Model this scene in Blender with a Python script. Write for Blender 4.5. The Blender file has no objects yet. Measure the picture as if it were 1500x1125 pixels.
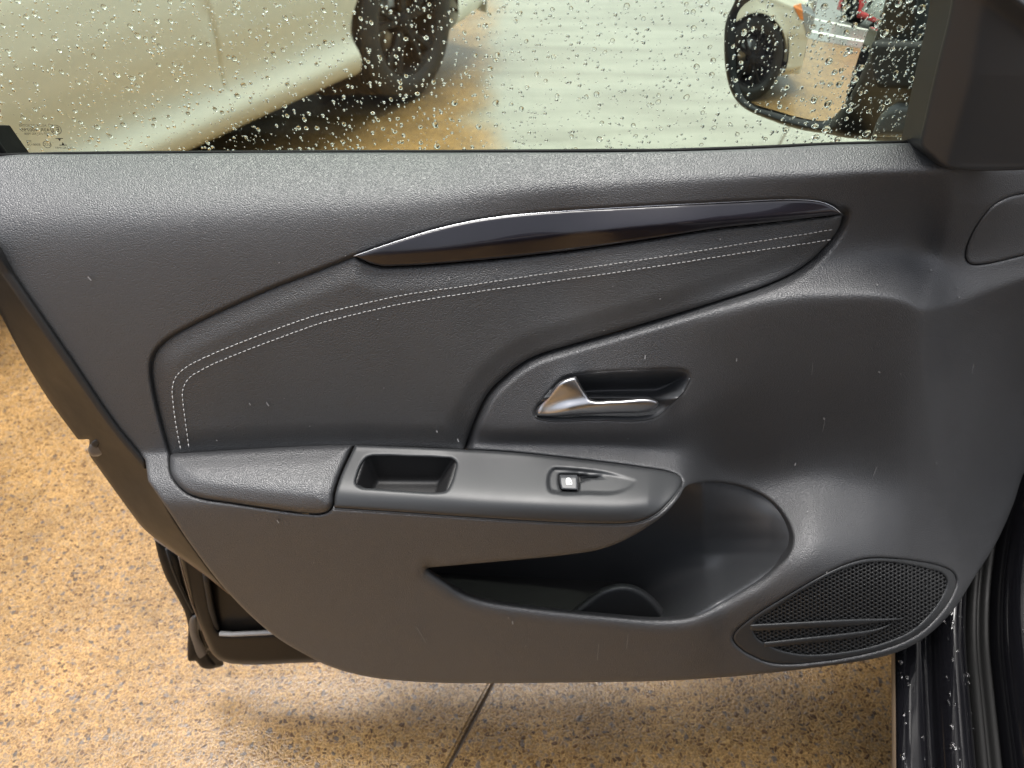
import bpy, bmesh, math, random
import numpy as np
from mathutils import Vector, Matrix
random.seed(7); rng = np.random.default_rng(7)
S = bpy.context.scene
R = math.radians
# ------------------------------------------------------------------ camera
CAM_H, PITCH, FPX = 1.20, R(41.0), 1080.0
cd = bpy.data.cameras.new('camera'); cam = bpy.data.objects.new('camera', cd)
S.collection.objects.link(cam); S.camera = cam
cam.location = (0, 0, CAM_H); cam.rotation_euler = (R(90) - PITCH, 0, 0)
cd.sensor_width = 36; cd.lens = 36 * FPX / 1500; cd.clip_start = .02; cd.clip_end = 2000
cd.dof.use_dof = True; cd.dof.focus_distance = .70; cd.dof.aperture_fstop = cd.lens / 3.6
# ------------------------------------------------------------------ world + sun (bright overcast, wet)
SUN_EL, SUN_AZ = R(83), R(-40)          # azimuth from +Y (ahead of the camera) towards +X
w = bpy.data.worlds.new('World'); S.world = w; w.use_nodes = True
nt = w.node_tree; nt.nodes.clear()
sky = nt.nodes.new('ShaderNodeTexSky'); sky.sky_type = 'NISHITA'; sky.sun_disc = False
sky.sun_elevation = SUN_EL; sky.sun_rotation = SUN_AZ
sky.air_density = 1.0; sky.dust_density = 6.0; sky.ozone_density = 1.0
hs = nt.nodes.new('ShaderNodeHueSaturation'); hs.inputs['Saturation'].default_value = .38
bg = nt.nodes.new('ShaderNodeBackground'); bg.inputs['Strength'].default_value = .11
wo = nt.nodes.new('ShaderNodeOutputWorld')
nt.links.new(sky.outputs[0], hs.inputs['Color']); nt.links.new(hs.outputs[0], bg.inputs['Color'])
nt.links.new(bg.outputs[0], wo.inputs['Surface'])
sl = bpy.data.lights.new('sun', 'SUN'); sl.energy = 1.5; sl.angle = R(36); sl.color = (1, .98, .95)
so = bpy.data.objects.new('sun', sl); S.collection.objects.link(so)
sd_dir = Vector((math.sin(SUN_AZ) * math.cos(SUN_EL), math.cos(SUN_AZ) * math.cos(SUN_EL), math.sin(SUN_EL)))
so.rotation_euler = sd_dir.to_track_quat('Z', 'Y').to_euler(); so.location = sd_dir * 20
S.view_settings.view_transform = 'Standard'; S.view_settings.look = 'None'
S.view_settings.exposure = 1.58; S.view_settings.gamma = 1
S.cycles.max_bounces = 14; S.cycles.transmission_bounces = 10; S.cycles.transparent_max_bounces = 16
S.cycles.diffuse_bounces = 4; S.cycles.glossy_bounces = 5
S.cycles.caustics_reflective = False; S.cycles.caustics_refractive = False
# ------------------------------------------------------------------ geometry helpers
ST, CT = math.sin(PITCH), math.cos(PITCH)
def ray(px, py):
    a = (np.asarray(px, float) - 750) / FPX; b = (562.5 - np.asarray(py, float)) / FPX
    return a, CT + b * ST, -ST + b * CT
def at_y(px, py, Y):                      # point at door-depth Y
    rx, ry, rz = ray(px, py); t = Y / ry
    return np.stack([rx * t, ry * t, CAM_H + rz * t], -1)
def at_z(px, py, z):
    rx, ry, rz = ray(px, py); t = (z - CAM_H) / rz
    return np.stack([rx * t, ry * t, CAM_H + rz * t], -1)
def yz(py, z):
    _, ry, rz = ray(0, py); return ry * (z - CAM_H) / rz

def smooth(pts, step=6.0, closed=True):
    """Catmull-Rom through traced points; a third element 1 marks a sharp corner."""
    P = [np.array(p[:2], float) for p in pts]; C = [len(p) > 2 for p in pts]; n = len(P); out = []
    for i in range(n if closed else n - 1):
        p1, p2 = P[i], P[(i + 1) % n]
        p0 = P[i - 1] if (closed or i > 0) else 2 * p1 - p2
        p3 = P[(i + 2) % n] if (closed or i + 2 < n) else 2 * p2 - p1
        d = np.linalg.norm(p2 - p1)
        k1 = np.linalg.norm(p1 - p0) + 1e-6; k3 = np.linalg.norm(p3 - p2) + 1e-6
        m1 = ((p1 - p0) / k1 * d + (p2 - p1)) / 2 if not C[i] else (p2 - p1)
        m2 = ((p3 - p2) / k3 * d + (p2 - p1)) / 2 if not C[(i + 1) % n] else (p2 - p1)
        k = max(1, int(round(d / step)))
        for j in range(k):
            t = j / k; t2, t3 = t * t, t ** 3
            out.append((2*t3-3*t2+1)*p1 + (t3-2*t2+t)*m1 + (-2*t3+3*t2)*p2 + (t3-t2)*m2)
    if not closed: out.append(P[-1])
    return np.array(out)

def seg_dist(pts, poly, closed=True):
    A = poly; B = np.roll(poly, -1, 0)
    if not closed: A, B = A[:-1], B[:-1]
    D = np.full(len(pts), 1e9)
    for a, b in zip(A, B):
        ab = b - a; L = ab @ ab + 1e-12
        t = np.clip(((pts - a) @ ab) / L, 0, 1)
        q = pts - a - t[:, None] * ab
        D = np.minimum(D, np.einsum('ij,ij->i', q, q))
    return np.sqrt(D)
def inside(pts, poly):
    x, y = pts[:, 0], pts[:, 1]; r = np.zeros(len(pts), bool)
    A = poly; B = np.roll(poly, -1, 0)
    for (x1, y1), (x2, y2) in zip(A, B):
        if y1 == y2: continue
        c = ((y1 > y) != (y2 > y)) & (x < (x2 - x1) * (y - y1) / (y2 - y1) + x1)
        r ^= c
    return r
def sdf(pts, poly, reach=70.0):
    """signed distance, negative inside; far outside just +reach"""
    sh = pts.shape[:-1]; p = pts.reshape(-1, 2); lo, hi = poly.min(0) - reach, poly.max(0) + reach
    m = np.all((p >= lo) & (p <= hi), 1); out = np.full(len(p), float(reach))
    if m.any():
        q = p[m]; d = seg_dist(q, poly); out[m] = np.where(inside(q, poly), -d, d)
    return out.reshape(sh)
def sstep(x): x = np.clip(x, 0, 1); return x * x * (3 - 2 * x)

def clip_grid(xs, ys, sd):
    """Marching-squares clip of a grid to sd<=0 -> 2D points, faces, sd per point."""
    ny, nx = sd.shape; span = max(np.median(np.diff(xs)), np.median(np.diff(ys)))
    sd = np.where(np.abs(sd) < .06 * span, 0.0, sd)
    ins = sd <= 0
    cells = ins[:-1, :-1].astype(int) + ins[1:, :-1] + ins[1:, 1:] + ins[:-1, 1:]
    gi = -np.ones((ny, nx), int); used = np.zeros((ny, nx), bool)
    j, i = np.nonzero(cells > 0)
    for dj, di in ((0, 0), (1, 0), (1, 1), (0, 1)): used[j + dj, i + di] = True
    used &= ins
    jj, ii = np.nonzero(used); gi[jj, ii] = np.arange(len(jj))
    pts = np.stack([xs[ii], ys[jj]], -1).tolist(); sdo = sd[jj, ii].tolist()
    j, i = np.nonzero(cells == 4)
    faces = np.stack([gi[j, i], gi[j + 1, i], gi[j + 1, i + 1], gi[j, i + 1]], -1).tolist()
    cache = {}
    j, i = np.nonzero((cells > 0) & (cells < 4))
    for a, b in zip(j, i):
        cs = [(a, b), (a + 1, b), (a + 1, b + 1), (a, b + 1)]; f = []
        for k in range(4):
            p, q = cs[k], cs[(k + 1) % 4]
            if ins[p]: f.append(gi[p])
            if ins[p] != ins[q]:
                s0, s1 = sd[p], sd[q]
                if s0 == 0 or s1 == 0: continue
                key = (min(p, q), max(p, q))
                if key not in cache:
                    t = s0 / (s0 - s1)
                    cache[key] = len(pts)
                    pts.append([xs[p[1]] + t * (xs[q[1]] - xs[p[1]]), ys[p[0]] + t * (ys[q[0]] - ys[p[0]])]); sdo.append(0.0)
                f.append(cache[key])
        f = [int(v) for v in dict.fromkeys(f)]
        if len(f) >= 3: faces.append(f)
    return np.array(pts), faces, np.array(sdo)

def boundary_edges(faces):
    cnt = {}
    for f in faces:
        for k in range(len(f)):
            a, b = f[k], f[(k + 1) % len(f)]
            key = (a, b) if a < b else (b, a)
            if key in cnt: cnt[key] = None
            else: cnt[key] = (a, b)
    return [e for e in cnt.values() if e]

ROOT = {}
def link(name, me, mat, parent=None, kind=None):
    o = bpy.data.objects.new(name, me); S.collection.objects.link(o)
    if mat is not None and len(me.materials) == 0: me.materials.append(mat)
    if parent is not None: o.parent = parent
    if kind: o['kind'] = kind
    return o
def mesh_from(name, V, F, shift=None, smooth_=True):
    me = bpy.data.meshes.new(name); V = np.asarray(V, float)
    if shift is not None: V = V - np.asarray(shift)
    me.from_pydata(V.tolist(), [], F if isinstance(F, list) else F.tolist())
    if smooth_: me.polygons.foreach_set('use_smooth', [True] * len(me.polygons))
    me.update(); return me
def flanged(V, faces, depth, direction=(0, 1, 0)):
    if not depth: return V, faces
    be = boundary_edges(faces); vs = sorted({v for e in be for v in e}); n = len(V); m = len(vs)
    ix = {v: k for k, v in enumerate(vs)}; top = V[vs]; low = top + np.asarray(direction) * depth
    V = np.vstack([V, top, low])
    faces = list(faces) + [[n + ix[b], n + ix[a], n + m + ix[a], n + m + ix[b]] for a, b in be]
    return V, faces
def world_shift(parent):
    s = np.zeros(3)
    while parent is not None: s += np.array(parent.location); parent = parent.parent
    return s
def patch(name, poly, depth, mat, parent, cell=3.0, holes=(), roll=0.0, rr=6.0, flange=.01, kind=None, fdir=None):
    """A moulded part: traced outline -> fine sheet at its own depth, edges rolled over, real thickness behind."""
    lo, hi = poly.min(0) - cell, poly.max(0) + cell
    xs = np.arange(lo[0], hi[0] + cell, cell); ys = np.arange(lo[1], hi[1] + cell, cell)
    G = np.stack(np.meshgrid(xs, ys), -1); sd = sdf(G, poly)
    for h in holes: sd = np.maximum(sd, -sdf(G, h))
    P, F, s = clip_grid(xs, ys, sd)
    Y = depth(P[:, 0], P[:, 1], s)
    if roll:
        u = np.clip(-s / rr, 0, 1); Y = Y + roll * (1 - np.sqrt(np.maximum(0, 1 - (1 - u) ** 2)))
    V = at_y(P[:, 0], P[:, 1], Y)
    if fdir is None: _, a_, b_ = ray(750, float(np.mean(P[:, 1]))); fdir = np.array([0, a_, b_]) / math.hypot(a_, b_)
    V, F = flanged(V, F, flange, fdir)
    return link(name, mesh_from(name, V, F, world_shift(parent)), mat, parent, kind)
def tube(name, pts, r, mat, parent, n=8, kind=None, closed=False):
    pts = np.asarray(pts, float); V = []; F = []; m = len(pts)
    T = np.gradient(pts, axis=0); T /= np.linalg.norm(T, axis=1)[:, None] + 1e-9
    up = np.array([0, -1, .2])
    for p, t in zip(pts, T):
        a = np.cross(t, up); a /= np.linalg.norm(a) + 1e-9; b = np.cross(a, t)
        rr = r
        for k in range(n):
            th = 2 * math.pi * k / n; V.append(p + rr * (math.cos(th) * a + math.sin(th) * b))
    for i in range(m - 1):
        for k in range(n):
            F.append([i*n+k, i*n+(k+1) % n, (i+1)*n+(k+1) % n, (i+1)*n+k])
    F.append(list(range(n))[::-1]); F.append([(m-1)*n+k for k in range(n)])
    return link(name, mesh_from(name, V, F, world_shift(parent)), mat, parent, kind)
def empty(name, loc, label, cat, group=None):
    o = bpy.data.objects.new(name, None); S.collection.objects.link(o); o.location = loc
    o.empty_display_size = .1; o['label'] = label; o['category'] = cat
    if group: o['group'] = group
    return o
# ------------------------------------------------------------------ materials
def new_mat(name):
    m = bpy.data.materials.new(name); m.use_nodes = True; t = m.node_tree; t.nodes.clear()
    o = t.nodes.new('ShaderNodeOutputMaterial'); p = t.nodes.new('ShaderNodeBsdfPrincipled')
    t.links.new(p.outputs[0], o.inputs['Surface']); return m, t, p, o
def N(t, kind, **kw):
    n = t.nodes.new(kind)
    for k, v in kw.items():
        if k in n.inputs: n.inputs[k].default_value = v
        else: setattr(n, k, v)
    return n
def plain(name, col, rough=.5, metal=0, spec=.5, coat=0, coat_r=.03, bump=0, bscale=300, var=0):
    m, t, p, o = new_mat(name)
    p.inputs['Base Color'].default_value = (*col, 1); p.inputs['Roughness'].default_value = rough
    p.inputs['Metallic'].default_value = metal; p.inputs['Specular IOR Level'].default_value = spec
    p.inputs['Coat Weight'].default_value = coat; p.inputs['Coat Roughness'].default_value = coat_r
    tc = N(t, 'ShaderNodeTexCoord')
    if bump:
        nz = N(t, 'ShaderNodeTexNoise', Scale=bscale, Detail=3.0); bp = N(t, 'ShaderNodeBump', Strength=1.0, Distance=bump)
        t.links.new(tc.outputs['Object'], nz.inputs['Vector']); t.links.new(nz.outputs['Fac'], bp.inputs['Height'])
        t.links.new(bp.outputs[0], p.inputs['Normal'])
    if var:
        nz = N(t, 'ShaderNodeTexNoise', Scale=9.0, Detail=6.0, Roughness=.65); t.links.new(tc.outputs['Object'], nz.inputs['Vector'])
        mr = N(t, 'ShaderNodeMapRange'); mr.inputs[1].default_value = .3; mr.inputs[2].default_value = .7
        mr.inputs[3].default_value = max(.03, rough - var); mr.inputs[4].default_value = rough + var
        t.links.new(nz.outputs['Fac'], mr.inputs[0]); t.links.new(mr.outputs[0], p.inputs['Roughness'])
    return m
def grained(name, col, rough, scale, dist, stretch=(.75, 1, 1.25), spec=.9):
    """pebbled leather-grain plastic: warped cells, with handling smudges in the gloss"""
    m, t, p, o = new_mat(name)
    tc = N(t, 'ShaderNodeTexCoord'); mp = N(t, 'ShaderNodeMapping'); mp.inputs['Scale'].default_value = stretch
    t.links.new(tc.outputs['Object'], mp.inputs['Vector'])
    nz = N(t, 'ShaderNodeTexNoise', Scale=scale * .7, Detail=2.0); t.links.new(mp.outputs[0], nz.inputs['Vector'])
    mx = N(t, 'ShaderNodeMix', data_type='VECTOR'); mx.inputs[0].default_value = 1.0
    ad = N(t, 'ShaderNodeVectorMath', operation='MULTIPLY_ADD')
    ad.inputs[1].default_value = (.35 / scale,) * 3
    t.links.new(nz.outputs['Color'], ad.inputs[0]); t.links.new(mp.outputs[0], ad.inputs[2])
    vo = N(t, 'ShaderNodeTexVoronoi', feature='SMOOTH_F1', Scale=scale); vo.inputs['Smoothness'].default_value = .2
    t.links.new(ad.outputs[0], vo.inputs['Vector'])
    fn = N(t, 'ShaderNodeTexNoise', Scale=scale * 3.2, Detail=2.0); t.links.new(tc.outputs['Object'], fn.inputs['Vector'])
    ml = N(t, 'ShaderNodeMath', operation='MULTIPLY_ADD'); ml.inputs[1].default_value = -1.0
    m2 = N(t, 'ShaderNodeMath', operation='MULTIPLY'); m2.inputs[1].default_value = .25
    t.links.new(fn.outputs['Fac'], m2.inputs[0]); t.links.new(vo.outputs['Distance'], ml.inputs[0]); t.links.new(m2.outputs[0], ml.inputs[2])
    bp = N(t, 'ShaderNodeBump', Strength=1.0, Distance=dist); t.links.new(ml.outputs[0], bp.inputs['Height'])
    t.links.new(bp.outputs[0], p.inputs['Normal'])
    big = N(t, 'ShaderNodeTexNoise', Scale=5.0, Detail=7.0, Roughness=.6); t.links.new(tc.outputs['Object'], big.inputs['Vector'])
    mr = N(t, 'ShaderNodeMapRange'); mr.inputs[1].default_value = .3; mr.inputs[2].default_value = .7
    mr.inputs[3].default_value = rough - .07; mr.inputs[4].default_value = rough + .07
    t.links.new(big.outputs['Fac'], mr.inputs[0]); t.links.new(mr.outputs[0], p.inputs['Roughness'])
    cr = N(t, 'ShaderNodeMapRange'); cr.inputs[1].default_value = .25; cr.inputs[2].default_value = .75
    cr.inputs[3].default_value = .85; cr.inputs[4].default_value = 1.15
    t.links.new(big.outputs['Fac'], cr.inputs[0])
    cm = N(t, 'ShaderNodeVectorMath', operation='SCALE'); cm.inputs[0].default_value = col
    t.links.new(cr.outputs[0], cm.inputs['Scale']); t.links.new(cm.outputs[0], p.inputs['Base Color'])
    p.inputs['Specular IOR Level'].default_value = spec
    return m
M = {}
M['trim'] = grained('grained_black_plastic', (.031, .032, .034), .41, 1020, .00044)
M['leather'] = grained('black_leatherette', (.026, .027, .028), .41, 940, .00050)
M['pad'] = grained('armrest_leatherette', (.030, .031, .033), .41, 960, .00044)
M['smooth'] = plain('fine_black_plastic', (.024, .0255, .027), .45, bump=.00006, bscale=1500, var=.05)
M['dark'] = plain('pocket_plastic', (.040, .042, .045), .42, bump=.00005, bscale=1400, var=.06)
M['black'] = plain('matt_black', (.010, .010, .010), .6, bump=.00006, bscale=800)
M['gloss'] = plain('gloss_black_violet', (.009, .008, .012), .3, metal=.0, spec=.25, coat=.75, coat_r=.03, bump=.00001, bscale=1600, var=.03)
M['chrome'] = plain('satin_chrome', (.50, .50, .51), .30, metal=1, bump=.00001, bscale=900, var=.05)
M['bright'] = plain('bright_strip', (.85, .86, .88), .22, metal=1)
M['thread'] = plain('pale_thread', (.42, .42, .41), .8, bump=.0001, bscale=2500)
M['icon'] = plain('white_print', (.42, .42, .42), .5)
M['paint'] = plain('black_paint', (.004, .004, .005), .12, spec=.15, coat=.8, coat_r=.012, bump=.00002, bscale=60, var=.05)
M['jamb'] = plain('black_door_jamb', (.012, .011, .010), .42, spec=.14, coat=.14, coat_r=.12, bump=.00005, bscale=40, var=.1)
M['rubber'] = plain('black_rubber', (.006, .006, .006), .5, spec=.12, bump=.0001, bscale=500, var=.1)
M['grey'] = plain('grey_sill_trim', (.10, .10, .105), .42, bump=.00005, bscale=1500, var=.06)
M['tyre'] = plain('tyre_rubber', (.012, .012, .012), .6, bump=.0004, bscale=180, var=.1)
M['rim'] = plain('black_alloy', (.010, .010, .011), .5, spec=.2, var=.05)
M['steel'] = plain('brake_steel', (.45, .44, .42), .35, metal=1, var=.1)
M['cream'] = plain('cream_white_paint', (.74, .73, .62), .4, spec=.3, coat=.5, coat_r=.12, bump=.00004, bscale=25, var=.08)
M['white'] = plain('white_paint', (.80, .80, .79), .3, coat=1, coat_r=.03, bump=.00004, bscale=25, var=.08)
M['red'] = plain('red_paint', (.45, .012, .015), .3, coat=1, coat_r=.03, bump=.00004, bscale=25, var=.08)
M['carglass'] = plain('dark_car_glass', (.02, .024, .024), .05, coat=1)
M['lamp'] = plain('headlamp_lens', (.30, .31, .32), .08, metal=.3, coat=1, bump=.002, bscale=60)
M['amber'] = plain('amber_lens', (.75, .22, .02), .15, coat=1)
M['mirror'] = plain('mirror_silver', (.92, .94, .93), .0, metal=1)
M['fleck'] = plain('pale_dust', (.26, .26, .26), .9, bump=.0001, bscale=900)

def glass_mat():
    m, t, p, o = new_mat('tinted_window_glass'); t.nodes.remove(p)
    tr = N(t, 'ShaderNodeBsdfTransparent'); tr.inputs[0].default_value = (.82, .92, .80, 1)
    gl = N(t, 'ShaderNodeBsdfGlossy'); gl.inputs['Roughness'].default_value = .0
    fr = N(t, 'ShaderNodeFresnel'); fr.inputs['IOR'].default_value = 1.5
    mx = N(t, 'ShaderNodeMixShader'); t.links.new(fr.outputs[0], mx.inputs[0])
    t.links.new(tr.outputs[0], mx.inputs[1]); t.links.new(gl.outputs[0], mx.inputs[2]); t.links.new(mx.outputs[0], o.inputs['Surface'])
    m2, t2, p2, o2 = new_mat('outer_glass_face'); t2.nodes.remove(p2)
    tr2 = N(t2, 'ShaderNodeBsdfTransparent'); tr2.inputs[0].default_value = (.97, .98, .97, 1)
    t2.links.new(tr2.outputs[0], o2.inputs['Surface'])
    return m, m2
M['glass'], M['glass_out'] = glass_mat()
def water_mat():
    m, t, p, o = new_mat('clear_water'); t.nodes.remove(p)
    g = N(t, 'ShaderNodeBsdfGlass'); g.inputs['IOR'].default_value = 1.33; g.inputs['Roughness'].default_value = 0
    t.links.new(g.outputs[0], o.inputs['Surface']); return m
M['water'] = water_mat()
def ground_mat():
    """wet exposed-aggregate concrete, tan matrix, brown and grey pebbles"""
    m, t, p, o = new_mat('wet_exposed_aggregate')
    tc = N(t, 'ShaderNodeTexCoord'); V = tc.outputs['Object']
    wz = N(t, 'ShaderNodeTexNoise', Scale=60.0, Detail=3.0); t.links.new(V, wz.inputs['Vector'])
    wp = N(t, 'ShaderNodeVectorMath', operation='MULTIPLY_ADD'); wp.inputs[1].default_value = (.017,) * 3
    t.links.new(wz.outputs['Color'], wp.inputs[0]); t.links.new(V, wp.inputs[2])
    v1 = N(t, 'ShaderNodeTexVoronoi', feature='F1', Scale=160.0); t.links.new(wp.outputs[0], v1.inputs['Vector'])
    v1e = N(t, 'ShaderNodeTexVoronoi', feature='DISTANCE_TO_EDGE', Scale=160.0); t.links.new(wp.outputs[0], v1e.inputs['Vector'])
    sx = N(t, 'ShaderNodeSeparateColor'); t.links.new(v1.outputs['Color'], sx.inputs[0])
    r1 = N(t, 'ShaderNodeValToRGB'); e = r1.color_ramp.elements
    e[0].position = 0; e[0].color = (.10, .048, .018, 1); e[1].position = 1; e[1].color = (.52, .33, .14, 1)
    for pos, c in ((.12, (.20, .092, .026, 1)), (.35, (.40, .215, .068, 1)), (.65, (.47, .265, .09, 1)), (.86, (.34, .235, .15, 1))):
        x = e.new(pos); x.color = c
    t.links.new(sx.outputs[0], r1.inputs[0])
    ed = N(t, 'ShaderNodeMapRange'); ed.inputs[1].default_value = .0; ed.inputs[2].default_value = .16; ed.inputs[3].default_value = 1; ed.inputs[4].default_value = 0
    t.links.new(v1e.outputs['Distance'], ed.inputs[0])
    c1 = N(t, 'ShaderNodeMix', data_type='RGBA'); t.links.new(ed.outputs[0], c1.inputs[0]); t.links.new(r1.outputs[0], c1.inputs[6]); c1.inputs[7].default_value = (.70, .42, .145, 1)
    # larger scattered dark pebbles
    v2 = N(t, 'ShaderNodeTexVoronoi', feature='F1', Scale=84.0); t.links.new(wp.outputs[0], v2.inputs['Vector'])
    s2 = N(t, 'ShaderNodeSeparateColor'); t.links.new(v2.outputs['Color'], s2.inputs[0])
    pk = N(t, 'ShaderNodeMath', operation='LESS_THAN'); pk.inputs[1].default_value = .22; t.links.new(s2.outputs[0], pk.inputs[0])
    rd = N(t, 'ShaderNodeMapRange'); rd.inputs[1].default_value = .36; rd.inputs[2].default_value = .30; rd.inputs[3].default_value = 0; rd.inputs[4].default_value = .85
    t.links.new(v2.outputs['Distance'], rd.inputs[0])
    pm = N(t, 'ShaderNodeMath', operation='MULTIPLY'); t.links.new(pk.outputs[0], pm.inputs[0]); t.links.new(rd.outputs[0], pm.inputs[1])
    r2 = N(t, 'ShaderNodeValToRGB'); r2.color_ramp.elements[0].color = (.07, .06, .055, 1); r2.color_ramp.elements[1].color = (.27, .22, .19, 1)
    t.links.new(s2.outputs[1], r2.inputs[0])
    c2 = N(t, 'ShaderNodeMix', data_type='RGBA'); t.links.new(pm.outputs[0], c2.inputs[0]); t.links.new(c1.outputs[2], c2.inputs[6]); t.links.new(r2.outputs[0], c2.inputs[7])
    # broad stains and fine sand
    bz = N(t, 'ShaderNodeTexNoise', Scale=5.5, Detail=9.0, Roughness=.70); t.links.new(V, bz.inputs['Vector'])
    fz = N(t, 'ShaderNodeTexNoise', Scale=300.0, Detail=4.0, Roughness=.65); t.links.new(V, fz.inputs['Vector'])
    b1 = N(t, 'ShaderNodeMapRange'); b1.inputs[1].default_value = .3; b1.inputs[2].default_value = .7; b1.inputs[3].default_value = .34; b1.inputs[4].default_value = .68
    t.links.new(bz.outputs['Fac'], b1.inputs[0])
    f1 = N(t, 'ShaderNodeMapRange'); f1.inputs[1].default_value = .3; f1.inputs[2].default_value = .7; f1.inputs[3].default_value = .5; f1.inputs[4].default_value = 1.5
    t.links.new(fz.outputs['Fac'], f1.inputs[0])
    mm = N(t, 'ShaderNodeMath', operation='MULTIPLY'); t.links.new(b1.outputs[0], mm.inputs[0]); t.links.new(f1.outputs[0], mm.inputs[1])
    c3 = N(t, 'ShaderNodeVectorMath', operation='SCALE'); t.links.new(c2.outputs[2], c3.inputs[0]); t.links.new(mm.outputs[0], c3.inputs['Scale'])
    sp = N(t, 'ShaderNodeSeparateXYZ'); t.links.new(V, sp.inputs[0])  # pale sky reflection on the wet ground, painted into the colour
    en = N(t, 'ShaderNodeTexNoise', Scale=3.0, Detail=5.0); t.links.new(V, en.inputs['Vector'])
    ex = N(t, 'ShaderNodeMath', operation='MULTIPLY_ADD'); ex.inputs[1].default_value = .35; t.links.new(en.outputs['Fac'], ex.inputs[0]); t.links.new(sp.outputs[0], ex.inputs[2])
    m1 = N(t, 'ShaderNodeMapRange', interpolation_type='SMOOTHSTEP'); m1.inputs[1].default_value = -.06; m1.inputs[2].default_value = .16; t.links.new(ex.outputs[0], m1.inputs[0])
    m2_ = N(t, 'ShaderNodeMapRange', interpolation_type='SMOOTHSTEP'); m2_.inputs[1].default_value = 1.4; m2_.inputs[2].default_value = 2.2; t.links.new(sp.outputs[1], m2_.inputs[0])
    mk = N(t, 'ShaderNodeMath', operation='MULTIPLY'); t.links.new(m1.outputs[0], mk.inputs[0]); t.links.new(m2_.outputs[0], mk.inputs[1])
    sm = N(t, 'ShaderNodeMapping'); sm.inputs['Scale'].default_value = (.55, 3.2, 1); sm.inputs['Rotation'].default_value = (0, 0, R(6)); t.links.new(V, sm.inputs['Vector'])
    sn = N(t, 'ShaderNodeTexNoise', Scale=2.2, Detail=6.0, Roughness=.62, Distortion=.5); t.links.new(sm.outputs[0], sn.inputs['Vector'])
    pr = N(t, 'ShaderNodeValToRGB'); pr.color_ramp.elements[0].position = .34; pr.color_ramp.elements[0].color = (.215, .205, .165, 1); pr.color_ramp.elements[1].position = .62; pr.color_ramp.elements[1].color = (.30, .295, .245, 1)  # ripple streaks of that reflection, painted as lighter and darker tones
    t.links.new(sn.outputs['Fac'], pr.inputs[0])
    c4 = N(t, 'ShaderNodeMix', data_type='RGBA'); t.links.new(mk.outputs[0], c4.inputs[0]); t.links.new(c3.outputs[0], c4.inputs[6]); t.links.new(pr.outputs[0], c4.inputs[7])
    t.links.new(c4.outputs[2], p.inputs['Base Color'])
    # relief
    h1 = N(t, 'ShaderNodeMath', operation='MULTIPLY_ADD'); h1.inputs[1].default_value = 1.6; t.links.new(v1e.outputs['Distance'], h1.inputs[0]); t.links.new(fz.outputs['Fac'], h1.inputs[2])
    bp = N(t, 'ShaderNodeBump', Strength=1.0, Distance=.0030); t.links.new(h1.outputs[0], bp.inputs['Height']); t.links.new(bp.outputs[0], p.inputs['Normal'])
    p.inputs['Roughness'].default_value = .55; p.inputs['Specular IOR Level'].default_value = .25
    # water film: long lazy ripples
    p.inputs['Coat Weight'].default_value = 1; p.inputs['Coat IOR'].default_value = 1.40; p.inputs['Coat Roughness'].default_value = .16
    mp = N(t, 'ShaderNodeMapping'); mp.inputs['Scale'].default_value = (2.0, 9.0, 1); mp.inputs['Rotation'].default_value = (0, 0, R(8)); t.links.new(V, mp.inputs['Vector'])
    rz = N(t, 'ShaderNodeTexNoise', Scale=1.6, Detail=2.0); t.links.new(mp.outputs[0], rz.inputs['Vector'])
    rb = N(t, 'ShaderNodeBump', Strength=1.0, Distance=.002); t.links.new(rz.outputs['Fac'], rb.inputs['Height'])
    b2 = N(t, 'ShaderNodeBump', Strength=.25, Distance=.0015); t.links.new(h1.outputs[0], b2.inputs['Height']); t.links.new(rb.outputs[0], b2.inputs['Normal'])
    t.links.new(b2.outputs[0], p.inputs['Coat Normal'])
    return m
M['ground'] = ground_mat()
M['joint'] = plain('dark_joint_sand', (.22, .18, .14), .7, bump=.002, bscale=200)
M['asphalt'] = plain('wet_grey_asphalt', (.16, .16, .155), .4, coat=.6, coat_r=.15, bump=.003, bscale=150, var=.15)
M['line'] = plain('white_line_paint', (.7, .7, .68), .6, bump=.001, bscale=90)

# ================================================================== ground
def structure(name, V, F, mat, parent=None):
    o = link(name, mesh_from(name, V, F, smooth_=False), mat, parent)
    if parent is None: o['kind'] = 'structure'
    return o
jA, jB = at_z(655, 1125, 0.0), at_z(720, 1003, 0.0); jd = (jB - jA)[:2]; jd /= np.linalg.norm(jd); jn = np.array([jd[1], -jd[0]])
ground = structure('ground', [(-300, -300, -.02), (300, -300, -.02), (300, 300, -.02), (-300, 300, -.02)], [[0, 1, 2, 3]], M['joint'])
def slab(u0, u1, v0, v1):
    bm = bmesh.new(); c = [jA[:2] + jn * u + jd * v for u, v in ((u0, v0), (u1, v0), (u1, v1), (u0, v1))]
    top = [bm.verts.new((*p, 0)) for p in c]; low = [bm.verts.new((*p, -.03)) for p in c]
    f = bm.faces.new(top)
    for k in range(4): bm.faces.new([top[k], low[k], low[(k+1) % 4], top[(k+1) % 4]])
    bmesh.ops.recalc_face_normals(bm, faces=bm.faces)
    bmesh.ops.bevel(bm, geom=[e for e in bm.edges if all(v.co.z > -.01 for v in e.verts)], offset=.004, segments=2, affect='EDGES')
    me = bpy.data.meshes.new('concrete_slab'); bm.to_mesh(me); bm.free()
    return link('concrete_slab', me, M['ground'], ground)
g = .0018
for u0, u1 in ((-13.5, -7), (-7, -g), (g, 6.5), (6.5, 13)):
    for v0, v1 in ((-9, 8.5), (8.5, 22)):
        slab(u0 + g, u1 - g, v0 + g, v1 - g)

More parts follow.
